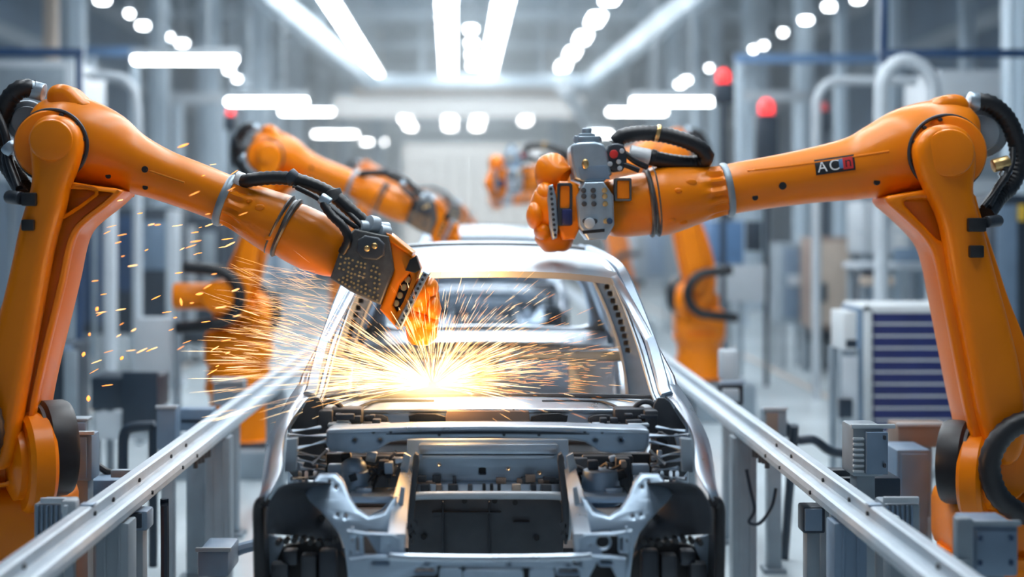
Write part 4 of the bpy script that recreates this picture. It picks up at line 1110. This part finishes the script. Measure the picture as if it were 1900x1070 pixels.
unit('rail_box', 'dark blue grey box hanging under the left rail', 'box', (222, 948, 274, 985), 6.15, .12, 'bluegrey', [('cover', (226, 952, 262, 980), .01, 'machine')])
unit('sensor_post', 'blue grey square sensor post behind the middle of the left rail', 'post', (290, 756, 326, 835), 8.3, .14, 'bluegrey', [('top_plate', (288, 752, 328, 758), .008, 'palegrey')])
unit('bracket_box', 'blue grey bracket box beside the square sensor post', 'bracket', (330, 758, 394, 800), 8.6, .14, 'bluegrey', [('label_strip', (336, 778, 372, 784), .008, 'machine')])
unit('floor_box', 'low grey floor box with cable left of the car wheel arch', 'box', (366, 1022, 424, 1070), 6.9, .3, 'bluegrey', [('lid', (362, 1016, 428, 1024), .01, 'midgrey')])
m = MB().tube([(V(424, 1030, 7.2)), V(446, 1018, 7.2), V(475, 1010, 7.2)], .03, 8)
tag(obj('cable', m, 'bluegrey'), 'grey cable running from the low floor box to the car', 'cable')
m = MB().tube([(V(305, 925, 6.6)), V(306, 1000, 6.6), V(306, 1100, 6.6), V(306, 1340, 6.6)], .02, 8); m.tube([V(232, 1000, 6.6), V(240, 1040, 6.6), V(262, 1075, 6.6), V(270, 1340, 6.6)], .012, 8)
tag(obj('conduit', m, 'machine'), 'thin dark conduit dropping to the floor under the left rail', 'conduit')
# right hand side
unit('motor_box', 'grey motor box with side cover behind the right rail', 'motor', (1582, 790, 1640, 884), 6.5, .2, 'midgrey', [('top_plate', (1580, 787, 1662, 795), .01, 'palegrey'), ('cover', (1608, 802, 1648, 880), .03, 'bluegrey')] + [('fin', (1584, 812 + 10 * i, 1604, 817 + 10 * i), .014, 'palegrey') for i in range(7)] + [('bolt', (1640, 808, 1645, 816), .045, 'dark'), ('bolt', (1640, 860, 1645, 868), .045, 'dark')])
unit('machine_table', 'low dark machine table under the motor box at the right', 'table', (1545, 886, 1672, 935), 6.78, .3, 'machine', [('rail_block', (1538, 872, 1600, 884), .03, 'dark')], post=False)
unit('terminal_box', 'brown grey terminal box between the motor box and the right robot', 'box', (1666, 788, 1766, 830), 8.1, .22, 'brown', [('lid', (1664, 785, 1768, 791), .008, 'palegrey')])
unit('base_cabinet', 'wide blue grey cabinet under the brown terminal box', 'cabinet', (1664, 834, 1728, 960), 7.75, .3, 'bluegrey', [('door', (1672, 842, 1722, 1060), .01, 'bluegrey')])
unit('drive_motor', 'grey ribbed drive motor beside the right rail at the lower right', 'motor', (1642, 934, 1708, 1000), 5.85, .16, 'midgrey', [('top_plate', (1640, 922, 1706, 934), .01, 'palegrey'), ('valve', (1640, 958, 1670, 966), .05, 'palegrey')] + [('fin', (1646 + 9 * i, 938, 1650 + 9 * i, 996), .016, 'bluegrey') for i in range(6)])
unit('gearbox', 'blue grey gearbox with bolted side plate at the lower right corner', 'gearbox', (1806, 972, 1890, 1070), 5.15, .22, 'bluegrey', [('side_plate', (1776, 962, 1806, 1062), .04, 'midgrey'), ('top_plate', (1800, 966, 1896, 976), .01, 'midgrey'), ('front_plate', (1812, 984, 1886, 1066), .012, 'bluegrey')] + [('bolt', (x, y, x + 8, y + 10), .022, 'darkblue') for x in (1816, 1874) for y in (994, 1040)] + [('lever', (1764, 1040, 1800, 1064), .06, 'midgrey')])
unit('sensor_post', 'small silver topped sensor post behind the right rail', 'post', (1418, 760, 1460, 812), 8.8, .14, 'midgrey', [('top_plate', (1416, 755, 1462, 762), .008, 'palegrey'), ('cover', (1422, 766, 1444, 808), .01, 'brown')])
unit('sensor_post', 'pale grey square post beside the second right robot', 'post', (1338, 650, 1372, 704), 10.3, .14, 'palegrey', [('cover', (1342, 656, 1364, 700), .01, 'palegrey')])
unit('clamp_unit', 'silver clamp unit at the far end of the right rail', 'clamp', (1338, 712, 1380, 752), 9.6, .2, 'dark', [('top_plate', (1336, 706, 1382, 714), .02, 'steel2'), ('jaw', (1342, 722, 1372, 745), .05, 'alu')])
unit('clamp_unit', 'grey clamp unit at the far end of the left rail', 'clamp', (395, 706, 450, 752), 9.8, .2, 'midgrey', [('top_plate', (392, 700, 452, 710), .02, 'palegrey')])
unit('rail_box', 'dark blue grey box hanging under the right rail', 'box', (1490, 940, 1532, 990), 6.7, .12, 'machine', [('cover', (1494, 944, 1526, 985), .01, 'bluegrey')])
m = MB().tube([V(x, y, 8.0) for x, y in ((1385, 870), (1392, 905), (1400, 945), (1390, 968), (1410, 970), (1432, 940), (1440, 905))], .010, 8)
tag(obj('cable_loop', m, 'machine'), 'thin dark cable loop hanging below the right rail', 'cable')
unit('signal_lamp', 'small orange lit lamp on a post under the right rail', 'lamp', (1378, 882, 1388, 908), 8.6, .05, 'orange', [])
m = MB().tube([Vector((V(1455, 808, 9.2).x, 9.2, .9)), V(1475, 815, 9.2), V(1510, 816, 9.2), V(1545, 838, 9.2), V(1600, 842, 9.2)], .03, 8); m.cyl(V(1600, 842, 9.2), Vector((V(1600, 842, 9.2).x, 9.2, 0)), .03, seg=8); m.cyl(Vector((V(1455, 808, 9.2).x, 9.2, 0)), Vector((V(1455, 808, 9.2).x, 8.9, .92)), .03, seg=8)
tag(obj('hose_pipe', m, 'machine'), 'dark bent hose pipe behind the silver topped post', 'pipe')
# tool cabinet with navy drawers
D = 12.0
t = thing('tool_cabinet', 'tall white grey tool cabinet with navy blue drawers behind the right robot', 'cabinet', (V(1700, 0, D).x, D + .3, 0))
a, b = V(1602, 566, D), V(1812, 790, D)
m = MB()
m.box(((a.x + b.x) / 2, D + .36, a.z / 2 + .06), (b.x - a.x, .64, a.z - .12), None, .015)
for (x0, x1) in ((1602, 1617), (1800, 1812)):
    p, q = V(x0, 566, D), V(x1, 566, D); m.box(((p.x + q.x) / 2, D + .02, a.z / 2), (q.x - p.x, .06, a.z), None, .01)
m.box(((a.x + b.x) / 2, D + .02, a.z - .03), (b.x - a.x, .06, .06), None, .01)
obj('casing', m, 'whitegrey', t)
obj('side_panel', MB().pbox(1594, 572, 1602, 800, D, .6, .004), 'bluegrey', t)
for i in range(10):
    y0 = 577 + i * 22.3
    dr = obj('drawer', MB().pbox(1621, y0 + 3, 1798, y0 + 22.3, D - .005, .05, .006), 'navy', t)
    obj('handle', MB().pbox(1621, y0 + .3, 1798, y0 + 3.4, D - .014, .03, .005), 'whitegrey', dr)
unit('side_cabinet', 'narrow white grey cabinet on castors left of the navy drawer cabinet', 'cabinet', (1564, 578, 1590, 650), 11.4, .4, 'whitegrey', [('shelf_gap', (1570, 630, 1590, 645), .004, 'machine'), ('lower_casing', (1564, 662, 1592, 850), .02, 'palegrey'), ('castor', (1558, 740, 1582, 775), .05, 'machine')], post=False)
# blurred equipment along the right aisle
for nm, lab, cat, rect, D, dep, mt, parts in (
    ('control_cabinet', 'brown grey control cabinet far down the right aisle', 'cabinet', (1508, 440, 1590, 610), 20, .8, 'brown', [('door', (1514, 448, 1584, 600), .03, 'beige'), ('handle', (1520, 525, 1535, 560), .06, 'machine')]),
    ('control_cabinet', 'grey control cabinet left of the brown grey one', 'cabinet', (1450, 452, 1504, 600), 21, .8, 'midgrey', [('door', (1456, 460, 1498, 590), .03, 'bluegrey'), ('bright_panel', (1462, 510, 1500, 530), .05, 'palegrey')]),
    ('blue_bin', 'blue machine housing behind the right robot forearm', 'machine', (1322, 410, 1380, 490), 18.4, 1.0, 'blue', [('dark_panel', (1384, 410, 1414, 466), .04, 'machine'), ('plinth_panel', (1322, 492, 1420, 560), .02, 'palegrey')]),
    ('work_bench', 'pale work bench with shelves above the navy drawer cabinet', 'bench', (1592, 488, 1740, 500), 16, .7, 'palegrey', [('shelf', (1592, 424, 1740, 432), .05, 'palegrey'), ('monitor', (1600, 500, 1640, 522), .04, 'machine'), ('tray', (1598, 512, 1660, 530), .06, 'beige'), ('crate', (1660, 460, 1720, 486), .05, 'bluegrey')]),
    ('control_cabinet', 'pale grey control cabinet behind the work bench at the right', 'cabinet', (1600, 372, 1690, 470), 19, .8, 'palegrey', [('window', (1622, 384, 1652, 420), .03, 'bluegrey'), ('door', (1660, 380, 1686, 460), .03, 'whitegrey')]),
    ('control_cabinet', 'dark control cabinet at the right edge behind the robot hose', 'cabinet', (1845, 360, 1960, 640), 16, .8, 'machine', [('yellow_lamp', (1892, 380, 1904, 410), .06, 'yellow'), ('door', (1850, 380, 1888, 620), .03, 'bluegrey')]),
    ('glazed_cabin', 'pale grey glazed cabin behind the fat pipe arch', 'cabin', (1740, 130, 1990, 360), 19, 1.5, 'palegrey', [('window', (1760, 180, 1880, 330), .03, 'midgrey'), ('tan_trim', (1876, 120, 1890, 360), .06, 'beige')]),
    ('glazed_cabin', 'grey glazed cabin inside the left blue portal frame', 'cabin', (-60, 112, 138, 330), 18, 1.5, 'palegrey', [('window', (-30, 125, 120, 200), .03, 'midgrey'), ('panel', (60, 210, 130, 300), .03, 'beige')]),
    ('machine_cell', 'dark blue grey machine cell behind the left robot arm', 'machine', (140, 385, 315, 620), 19.9, 1.2, 'machine', [('door', (150, 420, 196, 600), .04, 'darkblue'), ('door', (218, 400, 255, 540), .04, 'darkblue'), ('panel', (262, 410, 312, 500), .04, 'bluegrey')]),
    ('machine_cell', 'blue grey machine cell left of the second left robot', 'machine', (330, 400, 420, 640), 22, 1.2, 'machine', [('panel', (345, 420, 362, 600), .04, 'palegrey'), ('panel', (372, 430, 400, 560), .04, 'midgrey'), ('door', (400, 430, 418, 630), .04, 'machine')]),
    ('control_desk', 'dark control desk standing on a pale box left of the sensor post', 'desk', (168, 700, 290, 760), 11.5, .5, 'machine', [('pale_box', (176, 764, 282, 815), .02, 'palegrey'), ('side_block', (226, 690, 292, 800), .06, 'machine')]),
    ('control_desk', 'tall dark machine block behind the left robot shoulder', 'machine', (76, 640, 132, 820), 12.5, .6, 'machine', [('frame', (118, 650, 142, 775), .04, 'midgrey'), ('top_plate', (76, 640, 132, 652), .03, 'bluegrey')]),
    ('pale_panel', 'pale grey upright panel left of the second left robot base', 'panel', (252, 590, 330, 700), 14, .2, 'palegrey', [('edge', (322, 560, 336, 720), .03, 'midgrey')]),
    ('machine_cell', 'blue grey cabinets lining the left aisle far behind the sparks', 'machine', (500, 430, 640, 520), 30, 1.2, 'bluegrey', [('panel', (520, 440, 545, 510), .04, 'palegrey'), ('panel', (565, 440, 600, 510), .04, 'blue')]),
    ('machine_cell', 'grey cabinets lining the right aisle far behind the second right robot', 'machine', (1130, 420, 1260, 520), 28, 1.2, 'midgrey', [('panel', (1150, 430, 1180, 500), .04, 'palegrey'), ('panel', (1200, 430, 1236, 510), .04, 'bluegrey')]),
    ('floor_trolley', 'dark low trolley on the floor in front of the brown grey cabinet', 'trolley', (1500, 612, 1545, 634), 21, .5, 'machine', [('deck', (1498, 606, 1548, 614), .03, 'brown')]),
):
    unit(nm, lab, cat, rect, D, dep, mt, parts, post=False)
m = MB().tube([Vector((V(228, 860, 9).x, 9, 0)), V(228, 860, 9), V(230, 810, 9), V(242, 794, 9), V(280, 790, 9), V(285, 790, 9)], .035, 10); m.cyl(V(284, 790, 9), Vector((V(284, 790, 9).x, 9, 0)), .03, seg=10)
tag(obj('bent_pipe', m, 'machine'), 'dark bent pipe rising from the floor beside the sensor post', 'pipe')

# ------------------------------------------------------------------ sparks
def spark_mat(name, c, s):
    m = bpy.data.materials.new(name); m.use_nodes = True
    b = m.node_tree.nodes['Principled BSDF']; b.inputs['Base Color'].default_value = (*c, 1)
    b.inputs['Emission Color'].default_value = (*c, 1); b.inputs['Emission Strength'].default_value = s
    return m
SP = [spark_mat('spark_white_hot', (1, .70, .36), 4.2), spark_mat('spark_yellow', (1, .52, .17), 2.6), spark_mat('spark_orange', (1, .33, .06), 1.9), spark_mat('spark_pale', (1, .62, .36), 1.15)]
W0 = V(802, 716, 6.26)
rnd = random.Random(11)
def streak(mb, p, d, d0, d1, r, grav, mi):
    P = []
    for i in range(5):
        t = d0 + (d1 - d0) * i / 4
        P.append(p + d * t - Vector((0, 0, grav * t * t)))
    n0 = len(mb.bm.faces)
    prof_ = (.25, .8, 1, .8, .15); rings = []
    a, b, _ = frame(P[-1] - P[0])
    for q, w in zip(P, prof_):
        rings.append([q + (a * math.cos(2 * PI * k / 3) + b * math.sin(2 * PI * k / 3)) * r * w for k in range(3)])
    mb.rings(rings)
    mb.bm.faces.ensure_lookup_table()
    for f in mb.bm.faces[n0:]: f.material_index = mi
def dirn(deg, dep):
    a = math.radians(deg); return Vector((math.cos(a), dep, math.sin(a))).normalized()
mb = MB()
def fan(n, mu, sd, dmin, dmax, lmin, lmax, rr, mis, grav=.25, depr=(-.9, .45), mirror=False):
    for _ in range(n):
        a = rnd.gauss(mu, sd)
        d = dirn(a, rnd.uniform(*depr)); s = dmin + (dmax - dmin) * rnd.random() ** 1.5
        streak(mb, W0, d, s, s + rnd.uniform(lmin, lmax), rnd.uniform(*rr), grav * rnd.uniform(.3, 1.6), rnd.choice(mis))
fan(300, 158, 12, .02, .42, .05, .26, (.0004, .0009), (0, 0, 1))
fan(250, 165, 9, .25, .95, .04, .24, (.0003, .0007), (0, 0, 1, 3), .12)
fan(230, 26, 17, .02, .36, .04, .20, (.0004, .0009), (0, 0, 1))
fan(440, 15, 11, .15, .85, .015, .09, (.0003, .0006), (1, 2, 2), .12)
fan(360, 48, 22, .1, .70, .02, .11, (.0002, .0005), (0, 1, 1))
fan(180, 95, 28, .02, .40, .03, .16, (.0003, .0008), (0, 0, 1))
fan(130, 90, 20, .25, .60, .02, .10, (.0002, .0005), (0, 1, 2))
fan(220, 152, 11, .4, 1.0, .02, .18, (.0003, .0007), (1, 3, 3), .12)
for _ in range(300):                         # flat streaks racing out past the left pillar
    x = rnd.gauss(560, 55); y = rnd.uniform(500, 690) - (560 - x) * .12
    p = V(x, y, rnd.uniform(5.9, 6.8)); d = dirn(rnd.gauss(170, 6), rnd.uniform(-.2, .2))
    streak(mb, p, d, 0, rnd.uniform(.03, .20), rnd.uniform(.0003, .0006), .05, rnd.choice((3, 3, 3, 1)))
bmesh.ops.recalc_face_normals(mb.bm, faces=mb.bm.faces[:])
me = bpy.data.meshes.new('spark_spray'); mb.bm.to_mesh(me); mb.bm.free()
for x in SP: me.materials.append(x)
o = bpy.data.objects.new('spark_spray', me); COL.objects.link(o)
o.location = W0; me.transform(Matrix.Translation(-W0))
tag(o, 'fan of glowing welding sparks bursting at the foot of the windshield opening', 'sparks', kind='stuff')
# loose sparks drifting at the left, each its own
loose = [(180, 573, 70, 7), (155, 657, 65, 8), (164, 739, 88, 9), (226, 664, 50, 7), (166, 620, 80, 5), (95, 686, 60, 4), (340, 270, 20, 5), (336, 560, 100, 6), (370, 545, 10, 6)]
for _ in range(62):
    loose.append((rnd.uniform(170, 440), rnd.uniform(365, 720) , rnd.choice([15, 20, 25, 30, 10, 8]), rnd.uniform(2.0, 5)))
for _ in range(14): loose.append((rnd.uniform(330, 470), rnd.uniform(300, 400), rnd.uniform(5, 35), rnd.uniform(2, 4)))
for i, (x, y, ang, r) in enumerate(loose):
    Dd = rnd.uniform(5.7, 7.6); p = V(x, y, Dd); k = Dd / F
    a = math.radians(ang); d = Vector((math.cos(a), rnd.uniform(-.2, .2), math.sin(a)))
    ln = (r * 1.2 if i < 6 else rnd.uniform(6, 24)) * k; w = r * k * (.42 if i < 9 else .26)
    mm = MB().lathe(p - d.normalized() * ln / 2, p + d, [(0, w * .1), (ln * .2, w * .7), (ln * .5, w), (ln * .8, w * .7), (ln, w * .1)], 8)
    big = i < 9
    s = obj('loose_spark', mm, SP[2] if big or i % 3 else SP[1])
    tag(s, 'larger orange ember hanging in the air left of the second left robot' if big else 'small glowing spark flying in the air left of the car', 'spark', 'larger embers at the left' if big else 'small loose sparks at the left')
# white-hot fire of the weld, its bloom added as a glowing volume
m_ = bpy.data.materials.new('weld_fire_bloom'); m_.use_nodes = True
nt = m_.node_tree; nt.nodes.clear()
out_ = nt.nodes.new('ShaderNodeOutputMaterial'); em = nt.nodes.new('ShaderNodeEmission'); tc = nt.nodes.new('ShaderNodeTexCoord')
gr = nt.nodes.new('ShaderNodeTexGradient'); gr.gradient_type = 'SPHERICAL'; mp = nt.nodes.new('ShaderNodeMapping')
mp.inputs['Scale'].default_value = (1 / .52, 1 / .26, 1 / .17)
pw = nt.nodes.new('ShaderNodeMath'); pw.operation = 'POWER'; pw.inputs[1].default_value = 3.2
ml = nt.nodes.new('ShaderNodeMath'); ml.operation = 'MULTIPLY'; ml.inputs[1].default_value = 20.0
em.inputs['Color'].default_value = (1, .62, .26, 1)
nt.links.new(tc.outputs['Object'], mp.inputs['Vector']); nt.links.new(mp.outputs['Vector'], gr.inputs['Vector'])
nt.links.new(gr.outputs['Fac'], pw.inputs[0]); nt.links.new(pw.outputs[0], ml.inputs[0]); nt.links.new(ml.outputs[0], em.inputs['Strength'])
nt.links.new(em.outputs[0], out_.inputs['Volume'])
fo = obj('weld_fire_bloom', MB().sph(W0, (.52, .26, .17), None, 32, 20), m_, None, W0)
tag(fo, 'white hot fire and added bloom at the weld point on the cowl', 'fire', kind='stuff')
pl = bpy.data.lights.new('weld_light', 'POINT'); pl.energy = 8; pl.color = (1, .50, .16); pl.shadow_soft_size = .06
lo_ = bpy.data.objects.new('weld_light', pl); COL.objects.link(lo_); lo_.location = W0 + Vector((.05, -.20, .03))

p2_ = bpy.data.lights.new('cabin_fill_light', 'POINT'); p2_.energy = 26; p2_.color = (1, .50, .18); p2_.shadow_soft_size = .2  # added fill lamp that warms the cabin interior
l2_ = bpy.data.objects.new('cabin_fill_light', p2_); COL.objects.link(l2_); l2_.location = V(850, 716, 6.95)

# haze hanging in the far hall
hz = bpy.data.materials.new('hall_haze'); hz.use_nodes = True
nt = hz.node_tree; nt.nodes.clear(); out_ = nt.nodes.new('ShaderNodeOutputMaterial'); vs_ = nt.nodes.new('ShaderNodeVolumeScatter')
vs_.inputs['Color'].default_value = (.82, .93, 1, 1); vs_.inputs['Density'].default_value = 0.0105; vs_.inputs['Anisotropy'].default_value = .2
nt.links.new(vs_.outputs[0], out_.inputs['Volume'])
if HAZE:
    h = struct('hall_haze', MB().box((0, 50.2, 4.6), (2 * HX - .1, 71.5, 9.1)), hz)
    h['label'] = 'thin pale haze hanging in the far half of the hall'

# ------------------------------------------------------------------ sky light, camera
w = bpy.data.worlds.new('World'); SC.world = w; w.use_nodes = True
bg = w.node_tree.nodes['Background']; bg.inputs['Color'].default_value = (.78, .88, 1, 1); bg.inputs['Strength'].default_value = .22
cam = bpy.data.cameras.new('Camera'); co = bpy.data.objects.new('Camera', cam); COL.objects.link(co)
co.location = (0, 0, CZ); co.rotation_euler = (PI / 2, 0, 0)
cam.sensor_width = 36; cam.lens = F / 1900 * 36
cam.shift_x = (950 - CX) / 1900; cam.shift_y = -(535 - CY) / 1900
cam.clip_end = 200
cam.dof.use_dof = True; cam.dof.focus_distance = 6.5; cam.dof.aperture_fstop = cam.lens / 1000 / .068
SC.camera = co
SC.view_settings.view_transform = 'Standard'; SC.view_settings.look = 'None'
SC.view_settings.gamma = 1; SC.view_settings.use_curve_mapping = False
SC.view_settings.exposure = 0.30
SC.cycles.max_bounces = 6; SC.cycles.diffuse_bounces = 3; SC.cycles.glossy_bounces = 3; SC.cycles.volume_bounces = 0
SC.cycles.sample_clamp_indirect = 6
SC.cycles.use_adaptive_sampling = True; SC.cycles.adaptive_threshold = 0.02
